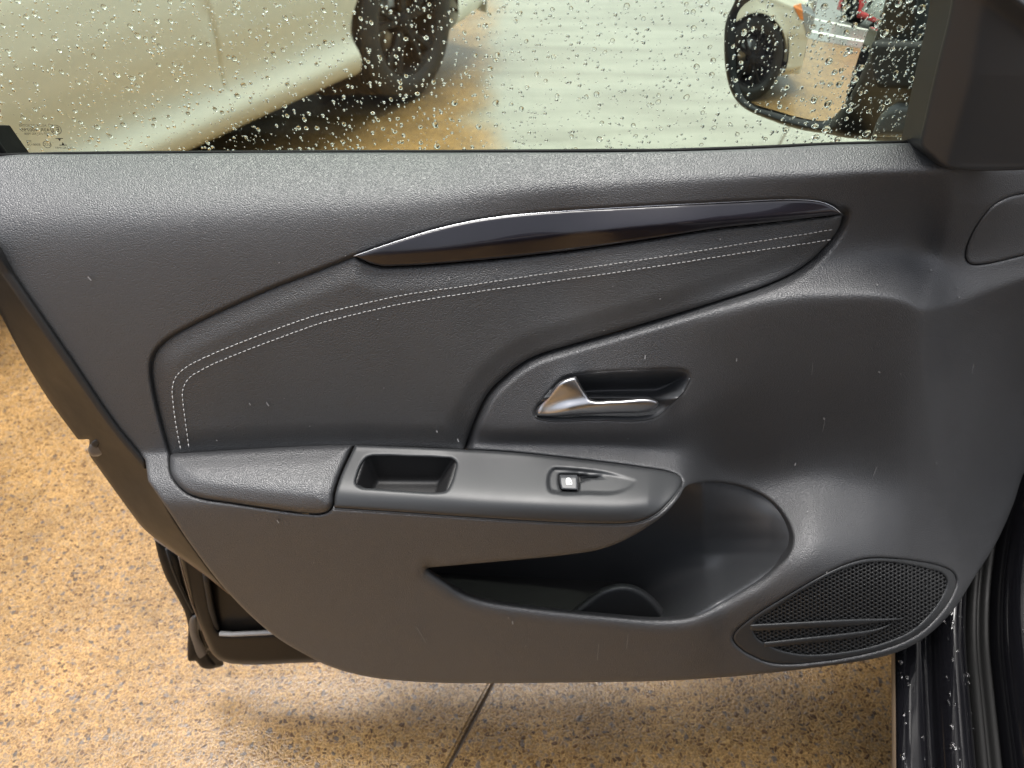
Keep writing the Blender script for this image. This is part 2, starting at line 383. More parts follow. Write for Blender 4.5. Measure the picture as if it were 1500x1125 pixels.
# ================================================================== the car door
BASE = np.array([.50, .62, .20])
PH = R(21); e_f = np.array([math.sin(PH), math.cos(PH), 0]); e_r = np.array([math.cos(PH), -math.sin(PH), 0]); e_u = np.array([0, 0, 1.])
O = at_z(1312, 1050, .30)
body = empty('black_car', O * np.array([1, 1, 0]), 'glossy black car with its front door wide open, grey-black door panel facing the viewer', 'car')
door = bpy.data.objects.new('door', None); S.collection.objects.link(door); door.parent = body; door.location = BASE - O * np.array([1, 1, 0])
door['label'] = 'open front door with grained black panel, armrest and rain-spotted window'

# traced outlines (photograph pixels, each gets its own depth below)
trim_out = smooth([(-14, 232, 1), (0, 229), (20, 227), (100, 226), (300, 224.5), (520, 223.5), (700, 223.5), (980, 222), (1150, 216), (1200, 213), (1345, 209), (1420, 206), (1520, 204, 1),
    (1520, 660, 1), (1500, 692), (1483, 742), (1458, 797), (1427, 846), (1396, 894), (1361, 929), (1327, 950), (1292, 962), (1223, 974), (1084, 990), (980, 997), (827, 1000), (723, 1001), (653, 1000.5), (584, 997), (532, 990), (480, 975), (451, 961), (399, 929), (336, 870), (277, 794), (248, 750), (217, 705, 1), (213, 674, 1), (173, 627), (104, 526), (35, 426), (0, 375), (-14, 355, 1)], 8)
gl_top = [(518, 374.5), (584, 352), (636, 336), (688, 324), (740, 316), (827, 308.5), (896, 304), (1000, 298.5), (1084, 294.6), (1136, 292), (1174, 292), (1202, 295), (1219, 301.6), (1235, 314)]
gl_low = [(1188, 319.5), (1119, 327.6), (1049, 335), (980, 346), (896, 359), (827, 368.5), (757, 376.5), (688, 383), (619, 388.5), (584, 390), (560, 390.5), (542, 386)]
gloss_out = smooth([(518, 374.5, 1)] + gl_top[1:-1] + [(1235, 314, 1)] + gl_low, 6)
ins_r = [(1229.6, 333), (1212, 357), (1188, 381), (1164, 398), (1119, 419), (1067, 436), (980, 463), (896, 488), (830, 507), (792, 518.5), (768, 530), (736.5, 554), (716, 575), (695, 616.5)]
ins_l = [(248, 668, 1), (240, 640), (232, 610), (225, 580), (220.5, 555), (219.5, 538), (223, 521), (232, 507), (247, 494), (280, 475), (330, 451), (400, 420), (460, 397)]
insert_out = smooth([(518, 374.5, 1), (542, 386), (560, 390.5), (584, 390), (619, 388.5), (688, 383), (757, 376.5), (827, 368.5), (896, 359), (980, 346), (1049, 335), (1119, 327.6), (1188, 319.5), (1235, 314, 1)] + ins_r + [(679, 661, 1), (520, 657), (400, 660)] + ins_l, 6)
pad_out = smooth([(249, 666), (275, 662), (300, 660.5), (400, 654.5), (470, 651.5), (519, 651, 1), (510, 672), (500, 694), (493, 714), (490, 727), (489.5, 738), (484, 748), (473, 753), (455, 753.5), (400, 747), (340, 738), (295, 731), (275, 724), (259, 710), (250, 695), (247.5, 680)], 5)
sw_out = smooth([(520, 651.5, 1), (600, 654.5), (680, 658), (750, 662), (800, 667), (876, 675.6), (940, 684), (985, 692.5), (997, 699), (1000, 706), (998, 712), (985, 730), (964, 751), (940, 763), (916, 767), (860, 767), (780, 763.5), (700, 758.5), (600, 751.5), (489, 744, 1), (490, 727), (493, 714), (500, 694), (510, 672)], 5)
tray_out = smooth([(532, 676), (539, 669.5), (555, 668), (600, 669), (650, 671), (663, 672.5), (668, 678), (666, 690), (659, 711), (653, 719), (644, 721), (600, 719.5), (545, 715.5), (529, 714), (521.5, 708), (523, 697)], 3)
swr_out = smooth([(810, 684.5), (822, 684), (850, 686), (890, 691), (928, 700.5), (935, 703, 1), (928, 713), (905, 723.5), (860, 724.5), (815, 724), (804, 720), (800.5, 709), (803, 692)], 3)
btn_out = smooth([(820, 695.5, 1), (845.5, 695.5, 1), (846.5, 706), (846.5, 718, 1), (822.5, 717, 1), (820, 706)], 2)
rec_out = smooth([(842, 549), (890, 544), (946.7, 542), (996, 541.5), (1007, 545), (1010, 553.6), (1002.7, 570), (985, 588), (961.6, 608.6), (953, 612.5), (872, 614), (794, 614), (785, 611), (783, 605), (800, 580), (816, 562), (828, 552.5)], 4)
lev_out = smooth([(785, 604), (786.5, 608.3), (793, 609.6), (853, 607), (910, 605), (946.7, 603), (958, 598.5), (965, 590.5), (963, 587), (900, 585.5), (866, 584.5), (859, 577), (844, 551.5, 1), (833, 553.6), (819, 560.5), (806.7, 575)], 3)
pock_out = smooth([(622, 832, 1), (688, 826), (757, 820), (827, 813), (879, 804.5), (913, 792), (948, 772), (976, 751), (995, 728), (1004, 713), (1016, 708), (1049, 706), (1094, 715), (1129, 733), (1153, 763), (1161, 790), (1155, 811), (1132.5, 832), (1084, 863), (1032, 894.5), (1008, 903), (965, 906.5), (896, 901.5), (792, 891), (705, 877.5), (678, 868), (653, 852)], 6)
grl_out = smooth([(1073, 936), (1075, 928), (1096, 908), (1156, 869.6), (1216, 836), (1247, 823), (1271, 817.5), (1300, 817), (1348, 822), (1379, 829), (1396, 838), (1401.5, 850), (1396, 870), (1379, 897), (1348, 927), (1315, 944), (1276, 956), (1204, 969), (1134, 972), (1108, 964), (1084, 950)], 5)
msh_out = smooth([(1105, 913), (1130, 895), (1168, 870), (1228, 836.5), (1264, 825.5), (1300, 823), (1360, 833), (1381, 840), (1387.5, 851), (1381.6, 871), (1360, 902), (1336, 923.5), (1300, 940), (1252, 952.5), (1180, 959), (1163, 957), (1134, 949), (1105.6, 930)], 5)
twe_out = smooth([(1520, 281, 1), (1500, 283), (1475, 289), (1455, 300), (1437, 320), (1422, 345), (1414, 368), (1414.5, 380), (1421, 387), (1433, 388), (1500, 374), (1520, 369.5, 1)], 5)

# the moulded panel as a loft: per station the depth of ten feature lines (Z = height in m, Y = depth in m)
def Z(py, z): return (py, float(yz(py, z)))
# knots: belt, ledge edge, shelf foot, shelf ridge, plate crease, valley, armrest edge, armrest seam, lower crease, bottom
def left(px, b, e, ez, val, arm, seam, Ys):
    k0, k1, k5 = Z(b, .930), Z(e, ez), Z(val, .664)
    ln = lambda f: (k1[0] + f * (k5[0] - k1[0]), k1[1] + f * (k5[1] - k1[1]))
    return (px, [k0, k1, ln(.3), ln(.5), ln(.8), k5, Z(arm[0], arm[1]), (seam, Ys[0]), (880, Ys[1]), (1000, Ys[2])])
T = [left(-20, 229, 319, .904, 668, (700, .660), 735, (.468, .462, .452)),
     left(120, 226, 313, .905, 667, (700, .660), 735, (.468, .462, .452)),
     left(300, 224.5, 305, .907, 661, (703, .660), 737, (.464, .459, .449)),
     left(420, 224, 298, .909, 655, (710, .660), 745, (.459, .455, .446)),
     left(520, 223.5, 293, .911, 652, (722, .660), 748, (.455, .452, .443)),
     left(640, 223.5, 284, .913, 656, (730, .660), 755, (.450, .449, .440)),
     (720, [Z(223, .934), Z(278, .916), (400, .5615), (520, .542), (633, .517), (649, .526), Z(737, .660), (760, .447), (898, .445), (1001, .437)]),
     (820, [Z(222.5, .936), Z(271, .920), (420, .568), (525, .541), (633, .514), (650, .526), Z(743, .659), (765, .445), (912, .443), (1000, .434)]),
     (900, [Z(222, .938), Z(267, .923), (476, .551), (500, .544), (632, .514), (652, .525), Z(745, .658), (768, .444), (922, .440), (998, .432)]),
     (950, [Z(222, .939), Z(264, .925), (465, .553), (487, .545), (631, .516), (656, .526), Z(738, .658), (762, .445), (924, .439), (997, .431)]),
     (1000, [Z(221, .940), Z(262, .927), (450, .557), (474, .546), (612, .524), (662, .532), Z(716, .650), (735, .452), (926, .438), (995, .430)]),
     (1060, [Z(219, .941), Z(260, .928), (430, .569), (456, .546), (584, .534), (692, .556), (850, .450), (890, .441), (936, .437), (990, .430)]),
     (1120, [Z(217, .942), Z(257, .929), (412, .577), (440, .546), (556, .540), (700, .561), (838, .450), (878, .440), (936, .437), (985, .429)]),
     (1200, [Z(213, .943), Z(255, .930), (388, .591), (431, .546), (524, .545), (692, .561), (806, .456), (850, .443), (925, .440), (977, .432)]),
     (1270, [Z(211, .943), Z(252, .930), (370, .610), (431, .547), (540, .549), (704, .561), (806, .464), (850, .452), (915, .449), (966, .441)]),
     (1320, [Z(210, .943), Z(251, .930), (368, .624), (437, .549), (560, .553), (720, .560), (815, .478), (850, .464), (908, .458), (955, .451)]),
     (1355, [Z(209, .943), Z(250, .930), (374, .636), (453, .553), (580, .560), (735, .564), (830, .500), (860, .482), (900, .472), (945, .464)]),
     (1400, [Z(208, .943), Z(249, .930), (380, .620), (444, .570), (590, .577), (745, .579), (840, .519), (870, .503), (895, .495), (925, .488)]),
     (1450, [Z(206, .943), Z(248, .930), (380, .603), (425, .573), (590, .586), (745, .590), (840, .543), (870, .530), (895, .522), (925, .515)]),
     (1530, [Z(204, .943), Z(248, .930), (378, .583), (398, .568), (590, .598), (745, .603), (840, .572), (870, .562), (895, .556), (925, .550)])]
Wd = [(-20, (8, 46, 60, 60, 60, 6, 22, 10, 40, 30)), (520, (8, 30, 60, 60, 60, 6, 16, 8, 40, 30)), (720, (8, 16, 60, 40, 8, 8, 16, 8, 30, 30)), (950, (8, 11, 50, 14, 9, 10, 14, 8, 30, 30)),
      (1060, (8, 9, 30, 12, 26, 30, 44, 40, 30, 30)), (1200, (8, 7, 26, 10, 50, 34, 44, 50, 40, 30)), (1330, (8, 6, 24, 5, 60, 60, 60, 50, 40, 30)), (1530, (8, 6, 30, 5, 60, 60, 60, 50, 40, 30))]
def pchip(x, y, q):
    h = np.diff(x); d = np.diff(y, axis=0) / h[:, None]; m = np.zeros_like(y); m[0], m[-1] = d[0], d[-1]
    for i in range(1, len(x) - 1):
        a, b = d[i-1], d[i]; w1, w2 = 2*h[i] + h[i-1], h[i] + 2*h[i-1]
        ok = a * b > 0
        with np.errstate(all='ignore'): m[i] = np.where(ok, (w1 + w2) / (w1 / a + w2 / b), 0)
    i = np.clip(np.searchsorted(x, q) - 1, 0, len(x) - 2); t = ((q - x[i]) / h[i])[:, None]; H = h[i][:, None]
    return (1+2*t)*(1-t)**2*y[i] + t*(1-t)**2*H*m[i] + t*t*(3-2*t)*y[i+1] + t*t*(t-1)*H*m[i+1]
QX = np.arange(-20, 1531, 1.0)
_tx = np.array([s[0] for s in T], float); _tp = np.array([[k[0] for k in s[1]] for s in T]); _ty = np.array([[k[1] for k in s[1]] for s in T])
def gauss(A, sg):
    k = np.arange(-int(3*sg), int(3*sg) + 1); g = np.exp(-.5*(k/sg)**2); g /= g.sum()
    P = np.pad(A, ((len(k)//2,)*2, (0, 0)), mode='edge'); return np.stack([np.convolve(P[:, c], g, 'valid') for c in range(A.shape[1])], 1)
KP = gauss(pchip(_tx, _tp, QX), 9); KY = gauss(pchip(_tx, _ty, QX), 9)
_wx = np.array([s[0] for s in Wd], float); _ww = np.array([s[1] for s in Wd], float)
KW = np.stack([np.interp(QX, _wx, _ww[:, c]) for c in range(10)], 1)
vcr = smooth([(1395, 300), (1372, 400), (1352, 470), (1353, 540), (1362, 600), (1374, 680), (1392, 760), (1410, 850)], 10, closed=False)
def base(px, py):
    px = np.asarray(px, float); sh = px.shape; x = px.ravel(); y = np.asarray(py, float).ravel()
    P = [np.interp(x, QX, KP[:, c]) for c in range(10)]; D = [np.interp(x, QX, KY[:, c]) for c in range(10)]; W = [np.interp(x, QX, KW[:, c]) for c in range(10)]
    s = [(D[i+1] - D[i]) / np.maximum(4, P[i+1] - P[i]) for i in range(9)]
    Y = D[0] + s[0] * (y - P[0])
    for i in range(1, 9):
        d = y - P[i]; Y = Y + (s[i] - s[i-1]) * .5 * (d + np.sqrt(d*d + W[i]**2))
    d = x - np.interp(y, vcr[:, 1], vcr[:, 0]); Y = Y + .00045 * .5 * (d + np.sqrt(d*d + 36))
    return Y.reshape(sh)
bevel_seg = smooth([(1235, 314)] + ins_r + [(681, 655)], 6, closed=False)
lip_seg = smooth([(630, 836), (653, 852), (678, 868), (705, 877.5), (792, 891), (896, 901.5), (965, 906.5), (1008, 903), (1032, 894.5), (1084, 863), (1132.5, 832), (1155, 811), (1161, 790)], 8, closed=False)
def near(px, py, seg, reach):
    p = np.stack([np.ravel(px), np.ravel(py)], -1); lo, hi = seg.min(0) - reach, seg.max(0) + reach
    m = np.all((p > lo) & (p < hi), 1); d = np.full(len(p), float(reach)); 
    if m.any(): d[m] = np.minimum(reach, seg_dist(p[m], seg, False))
    return d.reshape(np.shape(px))
def trim_y(px, py, s=None):
    Y = base(px, py)
    Y = Y + .009 * (1 - sstep(near(px, py, bevel_seg, 15) / 15)) ** 1.3
    d = near(px, py, lip_seg, 24) / 24
    Y = Y + .011 * (1 - np.sqrt(np.maximum(0, 1 - (1 - d) ** 2))) * np.where(px > 1000, 1 - sstep((px - 1100) / 58), 1)
    return Y
grow = lambda poly, k: poly + k * _normals(poly)
def _normals(poly):
    t = np.roll(poly, -1, 0) - np.roll(poly, 1, 0); t /= np.linalg.norm(t, axis=1)[:, None] + 1e-9
    n = np.stack([t[:, 1], -t[:, 0]], 1)
    A = .5 * np.sum(poly[:, 0] * np.roll(poly[:, 1], -1) - np.roll(poly[:, 0], -1) * poly[:, 1])
    return n if A > 0 else -n
def shell(off): return lambda px, py, s: base(px, py) + off

patch('trim_panel', trim_out, trim_y, M['trim'], door, cell=2.5, holes=[insert_out, gloss_out, pad_out, sw_out, rec_out, pock_out, grl_out, twe_out], roll=.002, rr=4, flange=.018, fdir=(0, .62, -.78))
ins = patch('leather_insert', grow(insert_out, -.4), lambda x, y, s: base(x, y) + .003 - .004 * sstep(-s / 40), M['leather'], door, cell=3, roll=.0035, rr=9, flange=.012)
# gloss trim: convex upper facet, crease, lower facet turning under
crease = smooth([(518, 376), (640, 366), (757, 352), (880, 338), (1000, 327), (1119, 318), (1219, 310), (1240, 309)], 10, closed=False)
def gloss_y(px, py, s):
    c = np.interp(px, crease[:, 0], crease[:, 1]); d = py - c
    return base(px, py) - .006 + np.interp(px, [520, 700, 900, 1200], [.00004, .00007, .00016, .00025]) * np.maximum(0, -d) ** 1.10 + .00022 * .5 * (d + np.sqrt(d*d + 9)) 
gl = patch('gloss_trim', grow(gloss_out, -.8), gloss_y, M['gloss'], door, cell=2.5, roll=.0012, rr=3, flange=.012)
tp = smooth(gl_top, 6, closed=False); tube('chrome_strip', at_y(tp[:, 0], tp[:, 1] + .8, gloss_y(tp[:, 0], tp[:, 1], None) + .0006), .0004, M['bright'], gl, 8)
# stitching
def stitches(pts, name, parent, off):
    c = smooth(pts, 1.0, closed=False); L = np.r_[0, np.cumsum(np.linalg.norm(np.diff(c, axis=0), axis=1))]; V = []; F = []
    for a in np.arange(2, L[-1] - 5, 7.4):
        q = [np.interp(a + k, L, c[:, 0]) for k in (0, 1.4, 3.6, 5.0)], [np.interp(a + k, L, c[:, 1]) for k in (0, 1.4, 3.6, 5.0)]
        x, y = np.array(q[0]), np.array(q[1]); jit = random.uniform(-.25, .25)
        P = at_y(x, y + jit, base(x, y) + off - np.array([-.0004, .0003, .0003, -.0004])); t = P[3] - P[0]; t /= np.linalg.norm(t)
        sd_ = np.cross(t, (0, -1, .3)); sd_ /= np.linalg.norm(sd_); up = np.cross(sd_, t); b = len(V); r = .00042
        for p in P:
            for k in range(5): th = 2*math.pi*k/5; V.append(p + r*(math.cos(th)*sd_ + math.sin(th)*up))
        for i in range(3):
            for k in range(5): F.append([b+i*5+k, b+i*5+(k+1) % 5, b+i*5+5+(k+1) % 5, b+i*5+5+k])
        F.append([b+k for k in range(5)][::-1]); F.append([b+15+k for k in range(5)])
    return link(name, mesh_from(name, V, F, world_shift(parent)), M['thread'], parent, 'stuff')
st1 = [(265, 660), (258, 623.5), (253.5, 589), (252.3, 571), (255, 557.6), (261, 548), (274, 537), (295, 526), (347, 504), (416, 478), (468, 460.5), (520, 448), (584, 433.5), (688, 418), (792, 402), (896, 387), (1000, 371.5), (1084, 358), (1160, 346), (1222, 336)]
st2 = [(277, 657), (272, 620), (268, 589), (267.3, 575), (270, 564.5), (277, 554), (295, 542), (329, 526), (399, 499), (468, 474), (520, 460.5), (584, 446), (688, 429), (792, 414.5), (896, 400), (980, 387.5), (1084, 371), (1219, 351)]
stitches(st1, 'stitching', ins, -.0013); stitches(st2, 'stitching', ins, -.0013)
# armrest: soft pad and hard switch panel
patch('armrest_pad', grow(pad_out, -.6), lambda x, y, s: base(x, y) - .003 - .003 * sstep(-s / 30), M['pad'], door, cell=2.2, roll=.008, rr=9, flange=.02)
wedge = smooth([(846, 694, 1), (902, 699.5, 1), (874, 701), (858, 703.5), (848, 708, 1)], 3)
def sw_y(px, py, s):
    return base(px, py) - .0015 + .0035 * sstep(-sdf(np.stack([px, py], -1), swr_out, 20) / 5) * (1 - .85 * sstep((px - 852) / 75)) + .006 * sstep(-sdf(np.stack([px, py], -1), wedge, 20) / 2)
sw = patch('switch_panel', grow(sw_out, -.5), sw_y, M['smooth'], door, cell=2.0, holes=[tray_out, btn_hole if False else grow(btn_out, 1.2)], roll=.0022, rr=4, flange=.012)
tray_in = tray_out.copy(); tray_in[tray_in[:, 1] > 700, 1] += 26; tray_in = grow(tray_in, 1.5)
def smin(a, b, k): h = np.clip(.5 + .5 * (b - a) / k, 0, 1); return b * (1 - h) + a * h - k * h * (1 - h)
def tray_y(px, py, s):
    wall = base(px, np.full_like(px, 672.)) + .006; fl = yz(py, .622)
    sl_ = base(px, py) + .002 + .0011 * np.maximum(0, px - (534 - (py - 675) * .33)); sr = base(px, py) + .002 + .0024 * np.maximum(0, (667 - (py - 675) * .33) - px)
    return smin(smin(wall, fl, .006), smin(sl_, sr, .004), .006)
patch('storage_tray', tray_in, tray_y, plain('tray_plastic', (.013, .013, .0135), .5, bump=.00006, bscale=1500), sw, cell=2, roll=0, flange=.004)
bt = patch('window_switch', btn_out, lambda x, y, s: base(x, y) - .0035 + .00012 * np.abs(y - 700), M['dark'], sw, cell=1.2, roll=.0016, rr=3, flange=.012)
patch('button_well', grow(btn_out, 4), lambda x, y, s: base(x, y) + .006, M['black'], sw, cell=3, flange=.004)
ic = smooth([(829.3, 710, 1), (829.3, 701.5), (831, 699.8), (834.5, 700), (838.2, 706, 1), (838.2, 710, 1)], 1)
ich = smooth([(834.6, 707.6, 1), (834.6, 703, 1), (836.7, 707.6, 1)], 1)
patch('window_symbol', ic, lambda x, y, s: base(x, y) - .0038 + .00012 * np.abs(y - 700), M['icon'], bt, cell=.5, holes=[ich], flange=.0003)
_sb = smooth([(490, 745), (600, 752.3), (700, 759.3), (780, 764.3), (860, 767.8), (916, 767.8), (940, 763.8), (964, 751.6), (985, 730.6), (998, 712)], 4, closed=False)
tube('seam_bead', at_y(_sb[:, 0], _sb[:, 1], base(_sb[:, 0], _sb[:, 1]) + .0006), .0009, M['smooth'], door, 6)
# inner release handle
patch('handle_recess', grow(rec_out, 1.0), lambda x, y, s: base(x, y) + .001 + .030 * sstep(-s / 30) - .012 * np.exp(-((y - 583) / 7.) ** 2) * (x > 0), M['dark'], door, cell=2, flange=.006)
ridge_l = smooth([(788, 606), (820, 600), (850, 595), (880, 592.5), (962, 590)], 5, closed=False)
def lev_y(px, py, s):
    bar = np.interp(px, ridge_l[:, 0], ridge_l[:, 1]); Y0 = float(base(np.array([830.]), np.array([585.]))[0])
    Yb = base(px, py); v = py - bar
    sweep = .004 * sstep((px - 820) / 40) * sstep((585 - py) / 30) - .010 * sstep((598 - py) / 45)
    return Yb - .006 + sweep - .005 * np.exp(-(v / 10.) ** 2) * sstep((px - 795) / 40)
patch('door_handle', lev_out, lev_y, M['chrome'], door, cell=1.5, roll=.005, rr=6, flange=.008)
tube('recess_lip', (lambda q: at_y(q[:, 0], q[:, 1], base(q[:, 0], q[:, 1]) + .0006))(smooth([(784, 609.5), (790, 613.2), (872, 614.5), (953, 613), (963, 609), (985, 589), (1003, 570.5), (1010.3, 554)], 4, closed=False)), .0011, M['smooth'], door, 6)
# map pocket
rt_seg = smooth([(1016, 708), (1049, 706), (1094, 715), (1129, 733), (1153, 763), (1161, 790), (1155, 811), (1132.5, 832), (1084, 863), (1032, 894.5), (1008, 903)], 8, closed=False)
_pr = np.array([(1000, 690), (1094, 712), (1129, 733), (1153, 763), (1161, 790), (1155, 811), (1132.5, 832), (1084, 863), (1032, 894.5), (1000, 912), (990, 975)], float)
_pt = np.array([(900, 690), (1016, 706), (1049, 706), (1094, 715), (1129, 733), (1153, 763), (1161, 790), (1180, 800)], float)
def pocket_y(px, py, s):
    back = .575 - .00006 * (px - 900); fl = yz(py, .312)
    xr = np.interp(py, _pr[:, 1], _pr[:, 0]); u = np.clip((xr - px) / 210, 0, 1); v = np.maximum(0, py - np.interp(px, _pt[:, 0], _pt[:, 1]))
    e = (1 - (1 - u) ** 2.0) * (1 - np.exp(-v / 45)); rim = base(np.maximum(px, 1030.), py) + .006
    return smin(rim + (back - rim) * np.maximum(e, 0) , fl, .02)
pk_in = pock_out.copy(); lo_ = (pk_in[:, 1] > 832); pk_in[pk_in[:, 0] < 700, 0] -= 50; pk_in[lo_, 1] += 74 * np.clip((pk_in[lo_, 1] - 832) / 40, 0, 1)
pk = patch('map_pocket', grow(pk_in, 10), pocket_y, M['dark'], door, cell=4, flange=.01)
_pf = np.array([(-.13, .449, .352), (.20, .449, .352), (.20, .62, .352), (-.13, .62, .352)])  # closing plate, added to keep light from below out of the pocket
link('added_pocket_plate', mesh_from('added_pocket_plate', np.vstack([_pf, _pf - [0, 0, .004]]), [[0, 1, 2, 3], [7, 6, 5, 4], [0, 4, 5, 1], [1, 5, 6, 2], [2, 6, 7, 3], [3, 7, 4, 0]], BASE, False), M['black'], door)
arch = smooth([(836, 905, 1), (840.5, 894.5), (861, 877), (882, 862), (899, 856), (913, 854.6), (928, 857), (941, 863), (956, 874), (967, 886), (979, 904), (984, 915, 1)], 4)
patch('bottle_holder', arch, lambda x, y, s: .505 + .0 * x - .012 * ((x - 912) / 70.) ** 2, M['dark'], pk, cell=2.5, roll=.016, rr=12, flange=.02)
# speaker grille
gr = patch('speaker_grille', grow(grl_out, -.8), lambda x, y, s: base(x, y) + .001, M['smooth'], door, cell=2.0, holes=[msh_out], roll=.0012, rr=3, flange=.012)
def mesh_y(px, py, s):
    a = 5.6; u = px * 1.0; v = (py - 4 * (px - 1240) * .01) * 1.10
    hx = np.cos(2*np.pi*u/a) ; k = 2*np.pi/a
    h = np.cos(k*u) + np.cos(k*(.5*u + .866*v)) + np.cos(k*(-.5*u + .866*v))
    return base(px, py) + .0032 + .0030 * sstep((h + .5) / 2.0)
patch('speaker_mesh', grow(msh_out, 1.0), mesh_y, plain('mesh_plastic', (.022, .0225, .023), .5, spec=.4, bump=.00005, bscale=1500), gr, cell=.9, flange=.003)
def rib(pts, w0):
    c = smooth(pts, 5, closed=False); n = len(c); t = np.gradient(c, axis=0); t /= np.linalg.norm(t, axis=1)[:, None]; nn = np.stack([-t[:, 1], t[:, 0]], 1)
    u = np.linspace(0, 1, n); wd = w0 * (1 - np.clip((u - .6) / .4, 0, 1) ** 1.6 * .85)[:, None]
    poly = np.vstack([c + nn * wd, (c - nn * wd)[::-1]])
    patch('grille_rib', poly, lambda x, y, s: base(x, y) + .0003, M['smooth'], gr, cell=1.4, roll=.0025, rr=4, flange=.006)
rib([(1098, 919.5), (1170, 916), (1250, 911.5), (1322, 906.5)], 5.2); rib([(1118, 945), (1180, 938), (1250, 930), (1285, 923), (1306, 914)], 4.6)
patch('tweeter_cover', grow(twe_out, -.9), shell(-.0008), M['trim'], door, cell=2.5, roll=.0025, rr=3.5, flange=.012)
# mirror triangle cover
sail_out = smooth([(1396, -30, 1), (1392, 10), (1372, 95), (1347, 205, 1), (1348, 214), (1365, 230), (1380, 243), (1392, 247), (1520, 249, 1), (1520, -30, 1)], 6)
def sail_y(px, py, s):
    f = np.interp(py, [-30, 0, 110, 240], [1446, 1440, 1425, 1389]); d = px - f
    Y = .588 - .00030 * .5 * ((px - 1345) - np.sqrt((px - f) ** 2 + 12 ** 2) + (f - 1345)) * 1.0 - .00016 * (py - 210) * .35
    band = (px - 1440) * .78 - (py - 0) * 1.0      # towards the pillar trim at the top right corner
    return Y - .00035 * .5 * (band + np.sqrt(band ** 2 + 8 ** 2)) + .0012 * .5 * ((band - 42) + np.sqrt((band - 42) ** 2 + 36))
patch('mirror_cover', sail_out, sail_y, M['smooth'], door, cell=3, roll=.004, rr=5, flange=.03)

# ---------------------------------------------------------------- window
GP, GN = np.array([0, .652, .93]), np.array([0, 1, .22]); GN = GN / np.linalg.norm(GN)
def on_glass(px, py, off=0.0):
    rx, ry, rz = ray(px, py); d = np.stack([rx, ry, rz], -1)
    t = ((GP + GN * off - np.array([0, 0, CAM_H])) @ GN) / (d @ GN); return d * t[..., None] + np.array([0, 0, CAM_H])
def pane():
    c = on_glass(np.array([-60, -60, 1430, 1430]), np.array([-60, 250, 250, -60])); V = np.vstack([c, c + GN * .0035])
    me = mesh_from('window_glass', V, [[0, 1, 2, 3], [4, 7, 6, 5], [0, 4, 5, 1], [2, 6, 7, 3]], BASE, False)
    me.materials.append(M['glass']); me.materials.append(M['glass_out'])
    for i, p in enumerate(me.polygons): p.material_index = 0 if i == 0 else 1
    return link('window_glass', me, None, door)
wg = pane()
patch('window_seal', smooth([(-20, 180, 1), (0, 208), (17, 231, 1), (10, 236), (-20, 238, 1)], 4), lambda x, y, s: .625 + 0 * x, M['rubber'], door, cell=2, roll=.006, rr=8, flange=.03)
_bx = np.linspace(-20, 1385, 40); _by = np.interp(_bx, trim_out[:40, 0][np.argsort(trim_out[:40, 0])] if False else QX, KP[:, 0]) - 1.0
tube('belt_seal', at_y(_bx, _by, base(_bx, _by) + .005), .0018, M['rubber'], door, 6)
# raindrops: shared lens meshes, irregular outlines
E1 = np.array([1.0, 0, 0]); E2 = np.cross(GN, E1); E2 /= np.linalg.norm(E2)      # E2 points up the glass
if E2[2] < 0: E2 = -E2
def drop_geo(seg, rings, h, wob, sag):
    V = []; F = []; ph = rng.uniform(0, 6.28, 3)
    for i in range(rings):
        a = (i / rings) * math.pi / 2; rr, hh = math.cos(a), math.sin(a) * h
        for k in range(seg):
            th = 2*math.pi*k/seg; q = 1 + wob * math.sin(2*th + ph[0]) + wob*.6*math.sin(3*th + ph[1])
            V.append((rr*q*math.cos(th), rr*q*math.sin(th) - sag*math.sin(a), hh))
    V.append((0, -sag, h)); b = len(V) - 1
    for i in range(rings - 1):
        for k in range(seg): F.append([i*seg+k, i*seg+(k+1) % seg, (i+1)*seg+(k+1) % seg, (i+1)*seg+k])
    for k in range(seg): F.append([(rings-1)*seg+k, (rings-1)*seg+(k+1) % seg, b])
    F.append(list(range(seg))[::-1]); return np.array(V), F
protos = []
for v in range(6):
    V, F = drop_geo(14, 4, random.uniform(.55, .75), .07, .08); me = mesh_from('raindrop', V, F, None); me.materials.append(M['water']); protos.append(me)
for me in protos:
    me.polygons[len(me.polygons) - 1].use_smooth = False
pos = []
def place(n, r_of, region, tries=30):
    for _ in range(n):
        for _ in range(tries):
            x, y = region(); r = r_of()
            if y > 226: continue
            ok = True
            for (a, b, c) in pos[-1400:]:
                if (a-x)**2 + (b-y)**2 < (c + r) ** 2 * 1.05: ok = False; break
            if ok: pos.append((x, y, r)); break
uni = lambda: (random.uniform(-5, 1395), random.uniform(-6, 224))
right = lambda: (random.uniform(1180, 1392), random.uniform(-5, 215))
place(45, lambda: random.uniform(4.2, 6.2), right)
place(70, lambda: random.uniform(3.6, 4.8), uni)
place(60, lambda: random.uniform(1.2, 3.0), lambda: (random.uniform(-5, 1345), random.uniform(217, 223)))
place(560, lambda: random.uniform(2.1, 3.5), uni)
place(2700, lambda: 0.65 + 1.5 * random.random() ** 2.2, uni, 5)
place(500, lambda: 0.7 + 1.6 * random.random() ** 2, right, 6)
pos.sort(key=lambda q: -q[2])
PXM = lambda x, y: float(np.linalg.norm(on_glass(np.array([x + 1.]), np.array([y]))[0] - on_glass(np.array([x]), np.array([y]))[0]))
RM = Matrix((E1, E2, GN)).transposed().to_4x4()
fv, ff = [], []
small = [drop_geo(8, 3, random.uniform(.5, .7), .08, .05) for _ in range(5)]
